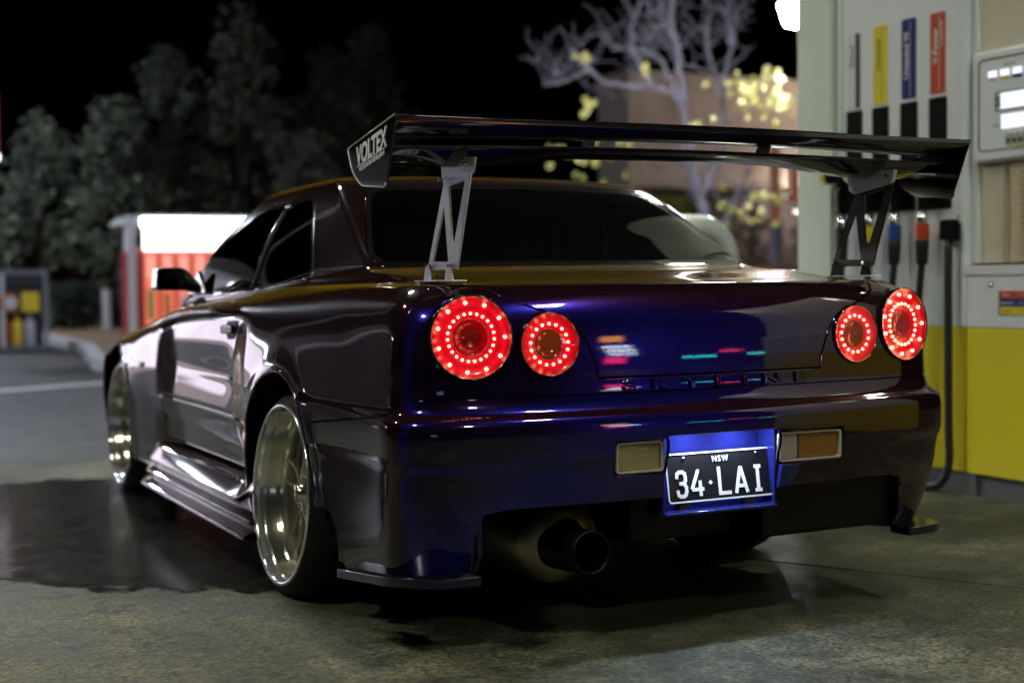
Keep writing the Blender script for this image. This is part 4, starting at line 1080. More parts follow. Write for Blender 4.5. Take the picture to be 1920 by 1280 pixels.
# ---- wheels
RIMM = pbr("gold_tinted_polished_rim", (.82, .80, .68), .15, .95, coat=.3)
LIPM = pbr("polished_rim_lip", (.92, .92, .92), .16, .9)
def wheel(cx, cy, sgn, camber, first=False):
    w = bpy.data.objects.new("wheel", None); link(w, car); w.empty_display_size = .1
    w.location = (sgn*cx, cy, .329); w.rotation_euler = (0, 0, 0)
    m = Matrix.Rotation(sgn*R(-camber), 4, 'Y')
    if sgn > 0: m = m @ Matrix.Rotation(math.pi, 4, 'Z')
    w.matrix_local = Matrix.Translation((sgn*cx, cy, .329)) @ m
    bm = bmesh.new()
    prof = [(.275, .012), (.281, .004), (.291, .006), (.306, .020), (.317, .036), (.3255, .056), (.3285, .075), (.3290, .088), (.3255, .090), (.3255, .097), (.3295, .099), (.3300, .135), (.3262, .137), (.3262, .145), (.3300, .147), (.3300, .185), (.3262, .187), (.3262, .195), (.3295, .197), (.3285, .215), (.3255, .235), (.315, .255), (.295, .275), (.270, .285)]
    lathe(bm, prof, 96)
    obj("tyre", bm, RUBBER, w, smooth=True)
    bm = bmesh.new()
    lathe(bm, [(.283, .010), (.2835, .003), (.2810, -.001), (.2735, .000), (.2705, .004), (.2690, .012), (.2680, .030), (.2660, .034), (.2640, .036)], 96)
    obj("rim_lip", bm, LIPM, w, smooth=True)
    bm = bmesh.new()
    lathe(bm, [(.2640, .036), (.2620, .042), (.2560, .070), (.2530, .075), (.2500, .078), (.2470, .100), (.2420, .125), (.2400, .150), (.2420, .24)], 96)
    obj("rim_barrel", bm, RIMM, w, smooth=True)
    # spoke face: six split spokes
    for k in range(6):
        for s2 in (-1, 1):
            a = k*math.pi/3 + .2; bm = bmesh.new()
            path = []
            for r_, off, xx in ((.05, .006, .070), (.10, .016, .088), (.16, .028, .098), (.21, .034, .100), (.246, .037, .094)):
                aa = a + s2*off/r_
                path.append(Vector((xx, math.cos(aa)*r_, math.sin(aa)*r_)))
            rows = []
            for i, p in enumerate(path):
                t = (path[min(i+1, 4)]-path[max(i-1, 0)]).normalized(); n = Vector((1, 0, 0)).cross(t).normalized()
                hw = .0085-.001*i*.5
                rows.append([bm.verts.new(p+n*hw*u+Vector((v, 0, 0))) for u, v in ((-1, .018), (-.85, .002), (.85, .002), (1, .018), (.7, .030), (-.7, .030))])
            for i in range(4):
                for j in range(6): bm.faces.new((rows[i][j], rows[i][(j+1) % 6], rows[i+1][(j+1) % 6], rows[i+1][j]))
            bm.faces.new(rows[0]); bm.faces.new(rows[-1][::-1]); bmesh.ops.recalc_face_normals(bm, faces=bm.faces)
            obj("spoke", bm, RIMM, w, bevel=.002)
    bm = bmesh.new(); lathe(bm, [(.0, .052), (.026, .052), (.030, .056), (.032, .070), (.055, .074), (.060, .085), (.060, .12), (0, .12)], 48)
    obj("hub", bm, RIMM, w, smooth=True)
    bm = bmesh.new(); lathe(bm, [(0.06, .150), (.165, .150), (.168, .153), (.168, .176), (.16, .178)], 64)
    obj("brake_disc", bm, pbr("brake_disc_steel", (.30, .30, .28), .35, .9), w, smooth=True)
    bm = bmesh.new(); lathe(bm, [(.0, .20), (.26, .20)], 40)
    obj("wheel_backing", bm, DARK, w)
    return w
wheel(.893, 1.09, -1, 3.2); wheel(.862, 3.72, -1, 2.2); wheel(.893, 1.09, 1, 3.2); wheel(.862, 3.72, 1, 2.2)
# wheel wells
for A in (AR, AF):
    for s in (-1, 1):
        n = 30; P = np.zeros((2, n, 3))
        for i in range(n):
            t = math.pi*(-.12+1.24*i/(n-1))
            for k, x in enumerate((.86 if A is AR else .80, .52)): P[k, i] = (s*x, A[0]+(A[2]+.012)*math.cos(t), A[1]+(A[2]+.012)*math.sin(t))
        grid_obj("wheel_arch_liner", P, DARK, car)
# arch lips (rolled edge)
for A in (AR, AF):
    for s in (-1, 1):
        pts = []
        for i in range(41):
            t = math.pi*(-.06+1.10*i/40)
            y, z = A[0]+(A[2]-.003)*math.cos(t), A[1]+(A[2]-.003)*math.sin(t)
            if z < .34 and A is AR and y < A[0]: continue
            hit = REFBVH.ray_cast(Vector((-1.3, y, z)), Vector((1, 0, 0)))[0]
            hit = hit or REFBVH.ray_cast(Vector((-1.3, A[0]+(A[2]+.02)*math.cos(t), A[1]+(A[2]+.02)*math.sin(t))), Vector((1, 0, 0)))[0]
            if hit: pts.append(Vector((-hit.x*s*-1 if s < 0 else -hit.x, y, z)))
        pts = [Vector((s*abs(p.x)-s*.004, p.y, p.z)) for p in pts]
        if len(pts) > 5:
            bm = bmesh.new(); tube(bm, pts, .007, 8); obj("arch_lip", bm, PAINT, car, smooth=True)
# under body
BX("under_floor", -.70, .70, .62, 4.3, .16, .20, DARK, car)
BX("front_light_block", -.78, .78, 4.15, 4.42, .055, .24, BLACK, car)  # unseen front lip, added to block red light running under the car
BX("chassis_block", -.50, .50, .60, 4.2, .20, .62, DARK, car)
BX("boot_floor", -.69, .69, .20, .70, .42, .50, DARK, car)
# rear tyres spats / bumper end lips
for s in (-1, 1):
    bm = bmesh.new()
    out = round_poly([(-.905, .54), (-.900, .14), (-.836, .024), (-.70, .012), (-.70, .10), (-.79, .14), (-.83, .22), (-.84, .50)], [.02, .06, .05, .01, .01, .03, .03, .01], 5)
    prism(bm, [(-s*x, y) for x, y in out], .168, .192, axis='z')
    for v in bm.verts: v.co.z += .052*min(1, (.54-v.co.y)/.46)
    obj("bumper_lip", bm, pbr("dark_navy_lip_paint", (.006, .005, .022), .25, .2, coat=.5, coat_r=.12), car, bevel=.013, mod_seg=4)
    bm = bmesh.new()
    prism(bm, [(.075, .245), (.040, .29), (.045, .40), (.40, .42), (.50, .195)], s*.684, s*.698, axis='x')
    obj("bumper_cheek", bm, PAINT, car, bevel=.003)
# inner black diffuser panel, right of the plate
n1, n2 = 14, 18; P = np.zeros((n1, n2, 3))
for i in range(n1):
    for j in range(n2):
        x = .205+(.695-.205)*j/(n2-1); t = i/(n1-1)
        y = .050+.02*(x/.8)**2+.10*max(0, t-.8)*5*t + .03*t; z = .402-.185*t - .012*math.sin(math.pi*t)
        if t > .82: y += .35*(t-.82)/.18; z = .402-.185*.82-.02*(t-.82)/.18
        P[i, j] = (x, y, z)
grid_obj("diffuser_panel", P, pbr('satin_black_panel', (.006, .005, .006), .35, spec=.3), car, solid=.004)
grid_obj("diffuser_panel", P*np.array([.0, 1, 1])+np.array([1, 0, 0])*(np.linspace(-.165, .20, n2)[None, :, None])+np.array([0, .12, 0]), DARK, car, solid=.004)
for x in (): BX("diffuser_fin", x-.003, x+.003, .085, .5, .20, .30, BLACK, car, .001)
# exhaust
bm = bmesh.new(); lathe(bm, [(.050, .012), (.051, -.016), (.055, -.020), (.0585, -.016), (.0585, .055), (.0600, .060), (.0600, .16)], 64, 'y')
lathe(bm, [(.050, .012), (.048, .2)], 64, 'y')
o = obj("exhaust_tip", bm, pbr("dark_burnt_steel", (.022, .020, .018), .42, 1.), car, smooth=True); o.location = (-.40, .0, .279); o.rotation_euler = (R(-3), 0, R(3))
bm = bmesh.new(); lathe(bm, [(.060, .13), (.085, .14), (.118, .17), (.125, .185), (.127, .20), (.127, .52), (.10, .56), (0, .56)], 64, 'y')
o = obj("muffler", bm, pbr("brushed_muffler_steel", (.34, .32, .22), .38, 1., bump=.05, bscale=80), car, smooth=True); o.location = (-.385, .02, .285)
bm = bmesh.new(); tube(bm, smooth_path([(-.385, .56, .285), (-.3, .7, .26), (-.15, .9, .23), (-.1, 1.6, .2)]), .038, 12); obj("exhaust_pipe", bm, ALU, car, smooth=True)
# ---- plate recess
RBLUE = pbr('deep_blue_recess_paint', (.014, .018, .14), .2, .35, coat=1, coat_r=.05)
PY = .050
BX("plate_recess", -.175, .193, PY+.012, PY+.016, .35, .605, RBLUE, car, .001)
for x0, x1, nm in ((-.175, -.171, "recess_side"), (.189, .193, "recess_side")):
    BX(nm, x0, x1, -.012, PY+.012, .352, .572, RBLUE, car, .001)
bm = bmesh.new(); prism(bm, [(-.030, .606), (PY+.012, .606), (PY+.012, .600), (-.022, .600)], -.172, .190, 'x'); obj("recess_roof", bm, BLACKG, car)
bm = bmesh.new(); prism(bm, [(-.026, .354), (-.026, .362), (PY+.012, .372), (PY+.012, .354)], -.174, .192, 'x'); obj("recess_floor", bm, RBLUE, car, bevel=.002)
# slanted inner facet right of the plate
bm = bmesh.new()
vs = [bm.verts.new(p) for p in ((.197, -.040, .472), (.262, -.036, .470), (.250, -.02, .415), (.197, -.02, .405))]; bm.faces.new(vs)
vs2 = [bm.verts.new(p) for p in ((.197, .03, .472), (.262, .03, .470), (.250, .03, .415), (.197, .03, .405))]
for i in range(4): bm.faces.new((vs[i], vs[(i+1) % 4], vs2[(i+1) % 4], vs2[i]))
bmesh.ops.recalc_face_normals(bm, faces=bm.faces)
obj("recess_facet", bm, RBLUE, car, bevel=.002)
# licence lamps on the roof of the recess (lit)
for x in (-.06, .09):
    o = BX("plate_lamp", x-.018, x+.018, .000, .022, .592, .599, emis("licence_lamp_glow", (.62, .74, 1.), 30), car, .002)
for x in (-.06, .09):
    ld = bpy.data.lights.new("plate_lamp_light", 'AREA'); ld.shape = 'RECTANGLE'; ld.size = .05; ld.size_y = .02; ld.energy = 1.7; ld.color = (.60, .72, 1.)
    lo = bpy.data.objects.new("plate_lamp_light", ld); link(lo, car); lo.location = (x, .006, .589); lo.rotation_euler = (R(-16), 0, 0)
# number plate
tl = R(9)
pm = basis((1, 0, 0), (0, math.sin(tl), math.cos(tl)), (.024, .012, .450))
plate = bpy.data.objects.new("number_plate", None); plate.empty_display_size = .05; link(plate, car); plate.matrix_local = pm
PW, PH = .347/2, .134/2
PBLK = pbr("plate_black", (.004, .004, .005), .55, spec=.25)
PWHT = pbr("plate_white", (.80, .80, .82), .35)
bm = bmesh.new(); prism(bm, round_poly([(-PW, -PH), (PW, -PH), (PW, PH), (-PW, PH)], .012, 6), -.001, .0005, 'z'); obj("plate_sheet", bm, PBLK, plate)
outer = round_poly([(-PW, -PH), (PW, -PH), (PW, PH), (-PW, PH)], .012, 6); q = .0042
inner = round_poly([(-PW+q, -PH+q), (PW-q, -PH+q), (PW-q, PH-q), (-PW+q, PH-q)], .009, 6)
holed_prism("plate_border", outer, [inner], -.0005, .0022, PWHT, plate, 'z')
def tx(s, x, y, size, sx, bold=.0, parent=plate, sp=1.): return text("plate_lettering", s, size, PWHT, Matrix.Translation((x, y, .0012)), parent, sx=sx, extr=.0011, bold=bold, spacing=sp)
GZ = [0]
def glyph(strokes, x, w, h, y0, t=.0098):
    bm = bmesh.new(); GZ[0] = 0
    for st in strokes:
        pts = [Vector((x+(a-.5)*w, y0+b*h, 0)) for a, b in st]
        for i in range(len(pts)-1):
            GZ[0] += .00006
            p, q_ = pts[i], pts[i+1]; d_ = (q_-p).normalized(); n_ = Vector((-d_.y, d_.x, 0)); e = d_*t*.5*(1 if len(st) > 2 else .0)
            vs = [bm.verts.new(v+Vector((0, 0, .0018+GZ[0]))) for v in (p-e*.8-n_*t*.5, q_+e*.8-n_*t*.5, q_+e*.8+n_*t*.5, p-e*.8+n_*t*.5)]
            f = bm.faces.new(vs)
            r_ = bmesh.ops.extrude_face_region(bm, geom=[f]); 
            for v in r_['geom']:
                if isinstance(v, bmesh.types.BMVert): v.co.z -= .0018
    for i_, v in enumerate(bm.verts): pass
    bmesh.ops.recalc_face_normals(bm, faces=bm.faces)
    return obj("plate_lettering", bm, PWHT, plate)
H = .070; Y0 = -.0525; W_ = .036
three = [(.06, .80), (.12, .93), (.32, 1), (.68, 1), (.88, .93), (.94, .80), (.94, .66), (.84, .56), (.62, .53), (.40, .53)]
three2 = [(.62, .53), (.84, .48), (.96, .36), (.96, .18), (.86, .06), (.66, 0), (.32, 0), (.12, .06), (.06, .20)]
glyph([three, three2], -.128, W_*.86, H*.93, Y0+.003)
glyph([[(.62, 1), (.0, .26)], [(.0, .24), (1.08, .24)], [(.76, .60), (.76, -.05)], [(.55, 1.0), (.72, .98)]], -.077, W_, H*.93, Y0+.003)
glyph([[(.12, 1.04), (.12, -.02), (1.02, -.02)], ], .010, W_, H*.93, Y0+.004)
glyph([[(.5, 1.05), (.0, -.06)], [(.5, 1.05), (1., -.06)], [(.18, .24), (.82, .24)]], .068, W_*1.05, H*.93, Y0+.003)
glyph([[(.5, 1.0), (.5, 0)], [(.14, 1), (.86, 1)], [(.14, 0), (.86, 0)]], .125, W_*.85, H*.93, Y0+.003)
bm = bmesh.new(); prism(bm, [(-.0065, .0), (0, .006), (.0065, 0), (0, -.006)], 0, .0018, 'z'); o = obj("plate_lettering", bm, PWHT, plate); o.location = (-.0335, -.018, 0)
tx("NSW", .004, .0445, .0225, .9, .0004, sp=1.35)
for x in (-.115, .125):
    bm = bmesh.new(); lathe(bm, [(.0, .004), (.0035, .0035), (.0045, .001), (.0045, 0)], 12, 'z'); o = obj("plate_screw", bm, CHROME, plate, smooth=True); o.location = (x, .053, 0)
for x in (-.095, .12): BX("plate_bracket", x-.018, x+.018, .004, .03, .358, .385, BLACK, car, .002)
# ---- reversing / indicator lamps in the bumper
def ribbed(name, x0, x1, z0, z1, y, mat, parent):
    n1, n2 = 8, int((x1-x0)/.0009); P = np.zeros((n1, n2, 3))
    for i in range(n1):
        for j in range(n2):
            u, v = j/(n2-1), i/(n1-1); x = x0+(x1-x0)*u; z = z0+(z1-z0)*v
            e = min(u, 1-u, )*(x1-x0); e2 = min(v, 1-v)*(z1-z0)
            P[i, j] = (x, y - .0014*abs(math.sin(math.pi*(x-x0)/.0052)) + .004*max(0, 1-e/.004)+.003*max(0, 1-e2/.004), z)
    return grid_obj(name, P, mat, parent)
LENSC = pbr("clear_yellowed_lens", (.50, .45, .24), .12, .55, coat=1)
LENSB = pbr("clear_lens", (.55, .50, .55), .10, .6, coat=1)
LENSA = pbr("amber_lens", (.30, .14, .025), .14, .35, coat=1)
LRIM = pbr("lamp_rim", (.50, .47, .36), .2, .3, coat=.8)
def bumper_lamp(x0, x1, z0, z1, segs):
    la = bpy.data.objects.new("bumper_lamp", None); la.empty_display_size = .05; link(la, car)
    yb = -.006
    for a, b_, m_ in segs: ribbed("lens", a, b_, z0+.007, z1-.007, yb-.010, m_, la)
    outer = round_poly([(x0, z0), (x1, z0), (x1, z1), (x0, z1)], .011, 5); inner = round_poly([(x0+.005, z0+.005), (x1-.005, z0+.005), (x1-.005, z1-.005), (x0+.005, z1-.005)], .008, 5)
    o = holed_prism("lamp_rim", outer, [inner], yb-.020, yb+.012, LRIM, la, 'y')
    BX("lamp_back", x0, x1, yb+.012, yb+.02, z0, z1, BLACK, la)
    return la
la1 = bumper_lamp(-.326, -.182, .480, .561, [(-.320, -.188, LENSC)])
la2 = bumper_lamp(.198, .414, .477, .558, [(.204, .268, LENSB), (.271, .408, LENSA)])
la1.rotation_euler.z = 0
# raised word along the bottom of the boot panel
hit = REFBVH.ray_cast(Vector((0, -1, .706)), Vector((0, 1, 0)))[0]
o = text("raised_lettering", "SKYLINE", .052, PAINT, basis((1, 0, 0), (0, 0, 1), (.005, hit.y-.0005, .706)) @ Matrix.Scale(1, 4), car, sx=1.0, extr=.0045, bold=.0, spacing=2.15, bev=.0022)
o["label"] = "raised body coloured letters across the rear edge"
xs = [v.co.x for v in o.data.vertices]; sc_ = .60/(max(xs)-min(xs)); c0 = (max(xs)+min(xs))/2
for v in o.data.vertices:
    v.co.x = (v.co.x-c0)*sc_+.008
    v.co.z = .709+(v.co.z-.706)*.72
    h_ = REFBVH.ray_cast(Vector((v.co.x, -1, v.co.z)), Vector((0, 1, 0)))[0]
    v.co.y = v.co.y-hit.y+h_.y-.0012
def split_islands(o):
    b = bmesh.new(); b.from_mesh(o.data); seen = set(); groups = []
    for v in b.verts:
        if v in seen: continue
        st_ = [v]; g_ = set()
        while st_:
            w_ = st_.pop()
            if w_ in g_: continue
            g_.add(w_); st_ += [e.other_vert(w_) for e in w_.link_edges]
        seen |= g_; groups.append(g_)
    for g_ in groups:
        idx = {v: i for i, v in enumerate(g_)}; n_ = bmesh.new(); nv_ = [n_.verts.new(v.co) for v in g_]
        for f in b.faces:
            if f.verts[0] in g_: n_.faces.new([nv_[idx[v]] for v in f.verts])
        obj(o.name.split(".")[0], n_, o.data.materials[0], o.parent)
    b.free(); bpy.data.objects.remove(o)
del o["label"]; o.name = "raised_letter"; split_islands(o)
# ---- tail lamps
def glow_mat(name, base, c, stops):
    m, N, L, b = new_mat(name)
    b.inputs['Base Color'].default_value = (*base, 1); b.inputs['Roughness'].default_value = .25; b.inputs['Coat Weight'].default_value = 1
    tc = N.new("ShaderNodeTexCoord"); ln = N.new("ShaderNodeVectorMath"); ln.operation = 'LENGTH'
    L.new(tc.outputs['Object'], ln.inputs[0])
    rp = N.new("ShaderNodeValToRGB"); rp.color_ramp.interpolation = 'EASE'; els = rp.color_ramp.elements
    els[0].position = stops[0][0]*4; els[0].color = (stops[0][1],)*3+(1,); els[1].position = stops[-1][0]*4; els[1].color = (stops[-1][1],)*3+(1,)
    for p_, s_ in stops[1:-1]: q_ = els.new(p_*4); q_.color = (s_, s_, s_, 1)
    mu = N.new("ShaderNodeMath"); mu.operation = 'MULTIPLY'; mu.inputs[1].default_value = 4; L.new(ln.outputs['Value'], mu.inputs[0]); L.new(mu.outputs[0], rp.inputs['Fac'])
    n = N.new("ShaderNodeTexNoise"); n.inputs['Scale'].default_value = 45; n.inputs['Detail'].default_value = 4
    L.new(tc.outputs['Object'], n.inputs['Vector'])
    mp = N.new("ShaderNodeMapRange"); mp.inputs['From Min'].default_value = .3; mp.inputs['From Max'].default_value = .7; mp.inputs['To Min'].default_value = .75; mp.inputs['To Max'].default_value = 1.2
    L.new(n.outputs['Fac'], mp.inputs['Value']); b.inputs['Emission Color'].default_value = (*c, 1)
    m2 = N.new("ShaderNodeMath"); m2.operation = 'MULTIPLY'; L.new(mp.outputs[0], m2.inputs[0]); L.new(rp.outputs[0], m2.inputs[1])
    L.new(m2.outputs[0], b.inputs['Emission Strength'])
    return m
GRED_O = glow_mat("red_lens_glow_outer", (.30, .0, .004), (1, .006, .022), [(.040, .25), (.052, .55), (.061, .95), (.074, .50), (.088, .80), (.098, .40), (.104, .20)])
GRED_I = glow_mat("red_lens_glow_inner", (.30, .0, .004), (1, .006, .022), [(.033, .25), (.042, .55), (.053, .95), (.064, .60), (.074, .40), (.080, .20)])
GDIM = glow_mat("red_reflector", (.16, .003, .005), (1, .004, .008), [(.0, .04), (.03, .07), (.042, .22), (.05, .35)])
GAMB = pbr("amber_reflector", (.10, .035, .008), .18, .5, coat=1, emit=(1, .18, .03), es=.10)
LED = emis("lit_led", (1, .30, .16), 11)
CLEAR = tint_glass("lamp_cover_glass", (1, .86, .86))
def tail_lamp(x, z, r_, inner):
    hit = REFBVH.ray_cast(Vector((x if x < 0 else x, -1, z)), Vector((0, 1, 0)))[0]
    n = ref_normal(hit); n = Vector((n.x*.80, n.y, n.z*.5)).normalized()
    upv = (Vector((0, 0, 1)) - n*n.z).normalized(); rr = upv.cross(n)
    la = bpy.data.objects.new("tail_light", None); la.empty_display_size = .05; link(la, car)
    m = Matrix((rr, upv, n)).transposed().to_4x4(); m.translation = hit + n*.004; la.matrix_local = m
    f = lambda prof: [(a*r_, b*r_) for a, b in prof]
    bm = bmesh.new(); lathe(bm, f([(1.055, -.20), (1.05, .03), (1.035, .055), (1.01, .055), (1.0, .03), (.995, -.15)]), 72, 'z'); bmesh.ops.recalc_face_normals(bm, faces=bm.faces)
    obj("lamp_bezel", bm, BLACKG, la, smooth=True)
    bm = bmesh.new(); lathe(bm, f([(1.04, -.10), (1.0, -.36), (.6, -.42), (0, -.42)]), 40, 'z'); obj("lamp_housing", bm, DARK, la, smooth=True)
    cr = .40 if not inner else .44
    bm = bmesh.new(); lathe(bm, f([(cr*1.12, -.12), (cr*1.25, -.06), (.62, -.055), (.80, -.05), (.93, -.02), (1.0, .02)][::-1]), 72, 'z'); bmesh.ops.recalc_face_normals(bm, faces=bm.faces)
    obj("glowing_ring", bm, GRED_I if inner else GRED_O, la, smooth=True)
    bm = bmesh.new(); lathe(bm, f([(0, -.26), (cr*.5, -.24), (cr*.85, -.18), (cr*1.0, -.12), (cr*1.12, -.12)]), 60, 'z'); bmesh.ops.recalc_face_normals(bm, faces=bm.faces)
    obj("centre_reflector", bm, GAMB if inner else GDIM, la, smooth=True)
    bm = bmesh.new()
    rings = [(.66, 17, .056, 0)] if inner else [(.585, 23, .042, 0), (.85, 11, .055, .15)]
    for rad, num, sz, ph in rings:
        for k in range(num):
            a = 2*math.pi*k/num+ph+.5*math.pi
            c = Vector((math.cos(a)*rad*r_, math.sin(a)*rad*r_, (-.035 if rad < .8 else -.01)*r_))
            mm = Matrix.Translation(c); bmesh.ops.create_icosphere(bm, subdivisions=1, radius=sz*r_, matrix=mm)
    obj("led_ring", bm, LED, la)
    bm = bmesh.new(); lathe(bm, f([(0, .10), (.4, .092), (.7, .072), (.9, .045), (1.0, .03)]), 72, 'z'); bmesh.ops.recalc_face_normals(bm, faces=bm.faces)
    obj("lamp_cover", bm, CLEAR, la, smooth=True)
for s in (-1, 1):
    tail_lamp(s*.706, .846, .104, False); tail_lamp(s*.499, .824, .080, True)
# ---- rear wing
wing = bpy.data.objects.new("rear_wing", None); wing.empty_display_size = .2; link(wing, car)
CARBON = pbr("gloss_black_wing", (.006, .006, .007), .16, coat=1, coat_r=.02)
def foil(name, chord_pts, fz, fy, mat):
    """closed section swept along x"""
    xs_ = np.linspace(-.916, .916, 61); sec = round_poly(chord_pts, .0, 1); n = len(chord_pts)
    P = np.zeros((len(xs_), n, 3))
    for i, x in enumerate(xs_):
        for j, (y, z, wt) in enumerate(chord_pts): P[i, j] = (x, y+fy(x), z+fz(x)+wt*DROP(x))
    o = grid_obj(name, P, mat, wing, closed_u=True)
    return o
DROP = lambda x: -.026*float(sst(.30, .66, abs(x)))*float(1-.35*sst(.72, .9, abs(x)))
fz = lambda x: .014*(1-(x/.92)**2); fy = lambda x: 0.
def air(y0, z0, y1, z1, th, camber, n=14, dropw=1.):
    """section from trailing edge (y0,z0) to leading edge (y1,z1); thickness below the chord"""
    a = Vector((y0, z0)); b_ = Vector((y1, z1)); d_ = b_-a; nn_ = Vector((-d_.y, d_.x)).normalized(); up_ = nn_ if nn_.y > 0 else -nn_
    top, bot = [], []
    for i in range(n+1):
        t = i/n; tt_ = t**.8; th_ = th*(2.6*math.sqrt(max(0, 1-tt_))*tt_**.9)
        c_ = a+d_*t - up_*camber*math.sin(math.pi*t)
        top.append((*(c_+up_*th_*.35), 0.)); bot.append((*(c_-up_*(th_*.75+.0015)), dropw*math.sin(math.pi*min(1, t*1.05))))
    return top+bot[::-1]
foil("wing_flap", air(-.004, 1.384, .115, 1.350, .008, .010, dropw=.0), fz, fy, CARBON)
foil("wing_main_plane", air(.072, 1.326, .325, 1.332, .016, .010, dropw=1.), fz, fy, CARBON)
BX("gurney_strip", -.916, .916, -.007, -.004, 1.380, 1.392, CARBON, wing, .001)
for v in bpy.data.objects["gurney_strip"].data.vertices: pass
for x in (-.33, .24):
    bm = bmesh.new(); prism(bm, [(.06, 1.362), (.115, 1.352), (.14, 1.325), (.08, 1.322)], x-.004, x+.004, 'x'); o = obj("slot_bracket", bm, CARBON, wing); o.location.z = .014
EP = round_poly([(-.006, 1.394), (.070, 1.222), (.235, 1.236), (.300, 1.275), (.330, 1.338)], [.006, .012, .02, .03, .01], 5)
EPM = pbr("endplate_black", (.012, .008, .012), .08, coat=1)
for s in (-1, 1):
    holed_prism("end_plate", EP, [], s*.917, s*.923, EPM, wing)
    bm = bmesh.new(); tube(bm, [(s*.9245, y, z) for y, z in EP[6:]+EP[:1]], .0016, 6); obj("end_plate_edge", bm, pbr("polished_plate_edge", (.85, .84, .88), .3, .3) if s < 0 else EPM, wing, smooth=True)
# lettering on the left end plate (reads from outside; front is to the left)
d_ = (Vector((.0, -.006, 1.394))-Vector((.0, .330, 1.338))).normalized()
uu = Vector((1, 0, 0)).cross(d_); uu = -uu if uu.z < 0 else uu
WHT = pbr("white_print", (.80, .80, .80), .4)
mL = Matrix((d_, uu, Vector((-1, 0, 0)))).transposed().to_4x4(); mL.translation = (-.9245, .165, 1.325)
o = text("end_plate_lettering", "VOLTEX", .066, WHT, mL, wing, sx=.86, extr=.0003, bold=.0022, shear=.25)
mL2 = mL.copy(); mL2.translation = Vector((-.9245, .165, 1.325)) - uu*.033
text("end_plate_lettering", "VOLTEX RACING SUZUKA JAPAN", .016, WHT, mL2, wing, sx=.74, extr=.0003, bold=.0004)
bm = bmesh.new(); a_ = mL.translation - uu*.0235
q_ = [a_-d_*.105, a_+d_*.095, a_+d_*.095+uu*.0025, a_-d_*.105+uu*.0025]
bm.faces.new([bm.verts.new(p) for p in q_]); obj("end_plate_rule", bm, WHT, wing)
for s in (-1, 1):
    mt = ALU if s < 0 else pbr("stay_shaded_black", (.018, .016, .02), .4, .6)  # right stay's shaded look is put into a black colour
    X0, X1 = s*.687, s*.693
    st = [(.312, 1.030), (.350, 1.012), (.352, 1.032), (.236, 1.246), (.067, 1.266), (.160, 1.012), (.196, 1.012), (.20, 1.030)]
    st = [(.350, 1.020), (.332, 1.060), (.236, 1.246), (.215, 1.244), (.067, 1.266), (.160, 1.020)]
    h1 = round_poly([(.236, 1.186), (.316, 1.042), (.213, 1.040)], .006, 3)
    h2 = round_poly([(.204, 1.236), (.100, 1.248), (.176, 1.084), (.190, 1.084)], .006, 3)
    holed_prism("wing_stay", round_poly(st, .004, 3), [h1, h2], X0, X1, mt, wing)
    br = round_poly([(.270, 1.316), (.055, 1.302), (.070, 1.262), (.236, 1.240), (.258, 1.252)], .004, 3)
    holes = [circ(.235-.0*k, 1.262+.013*k, .0035, 10) for k in range(3)]
    holed_prism("stay_bracket", br, holes, X0-s*.006 if s < 0 else X0, X0 if s < 0 else X0+.006, ALU, wing)
    holed_prism("stay_bracket", br, [], s*.680, s*.684, ALU, wing)
    for (yy, zz) in ((.332, 1.032), (.190, 1.030), (.240, 1.256), (.085, 1.286)):
        bm = bmesh.new(); lathe(bm, [(0, -.006), (.0055, -.006), (.0055, 0), (.0055, .006), (0, .006)], 8, 'x'); o = obj("bolt", bm, CHROME, wing); o.location = (s*.690-.010, yy, zz)
    for y0 in (.345, .205):
        bm = bmesh.new(); prism(bm, [(y0+.022, .991), (y0+.006, 1.036), (y0-.016, 1.036), (y0-.030, .991)], s*.694, s*.699, 'x'); obj("stay_foot", bm, mt, wing, bevel=.001)
    BX("foot_plate", s*.69-.022, s*.69+.022, .150, .42, .988, .992, ALU, wing, .001)
# ---- side skirts
for s in (-1, 1):
    prof = [(-.835, .325), (-.868, .305), (-.897, .256), (-.899, .246), (-.880, .236), (-.878, .222), (-.905, .212), (-.915, .205), (-.912, .194), (-.892, .186), (-.892, .172), (-.930, .160), (-.938, .152), (-.936, .142), (-.80, .138)]
    ys_ = np.concatenate([np.linspace(1.36, 1.6, 8), np.linspace(1.7, 2.9, 8), np.linspace(2.95, 3.05, 3)]); P = np.zeros((len(ys_), len(prof), 3))
    for i, y in enumerate(ys_):
        for j, (x, z) in enumerate(prof):
            t_ = .02*float(sst(1.5, 1.36, y)); up__ = .05*float(sst(1.62, 1.38, y)) if j < 5 else 0
            dx = .04*float(sst(2.9, 3.05, y))
            P[i, j] = (-s*(-1)*(-1)*(x+dx) if False else (s*-1)*(x+dx), y, z+up__)
    o = grid_obj("side_skirt", P, PAINT, car, smooth=False); 
    b_ = o.modifiers.new("b", 'BEVEL'); b_.width = .004; b_.segments = 2; b_.limit_method = 'ANGLE'; b_.angle_limit = R(20)
    o.data.shade_smooth()
    sm = o.modifiers.new("n", 'WEIGHTED_NORMAL')
for s in (-1, 1):
    pts = []
    for y in np.linspace(1.655, 2.84, 24):
        h_ = REFBVH.ray_cast(Vector((-1.3, y, .518)), Vector((1, 0, 0)))[0]
        if h_: pts.append((s*(-h_.x+.001), y, .518))
    bm = bmesh.new(); tube(bm, pts, .0085, 10); obj("crease_highlight_tube", bm, PAINT, car, smooth=True)  # tube added to draw the bright highlight line of the door crease
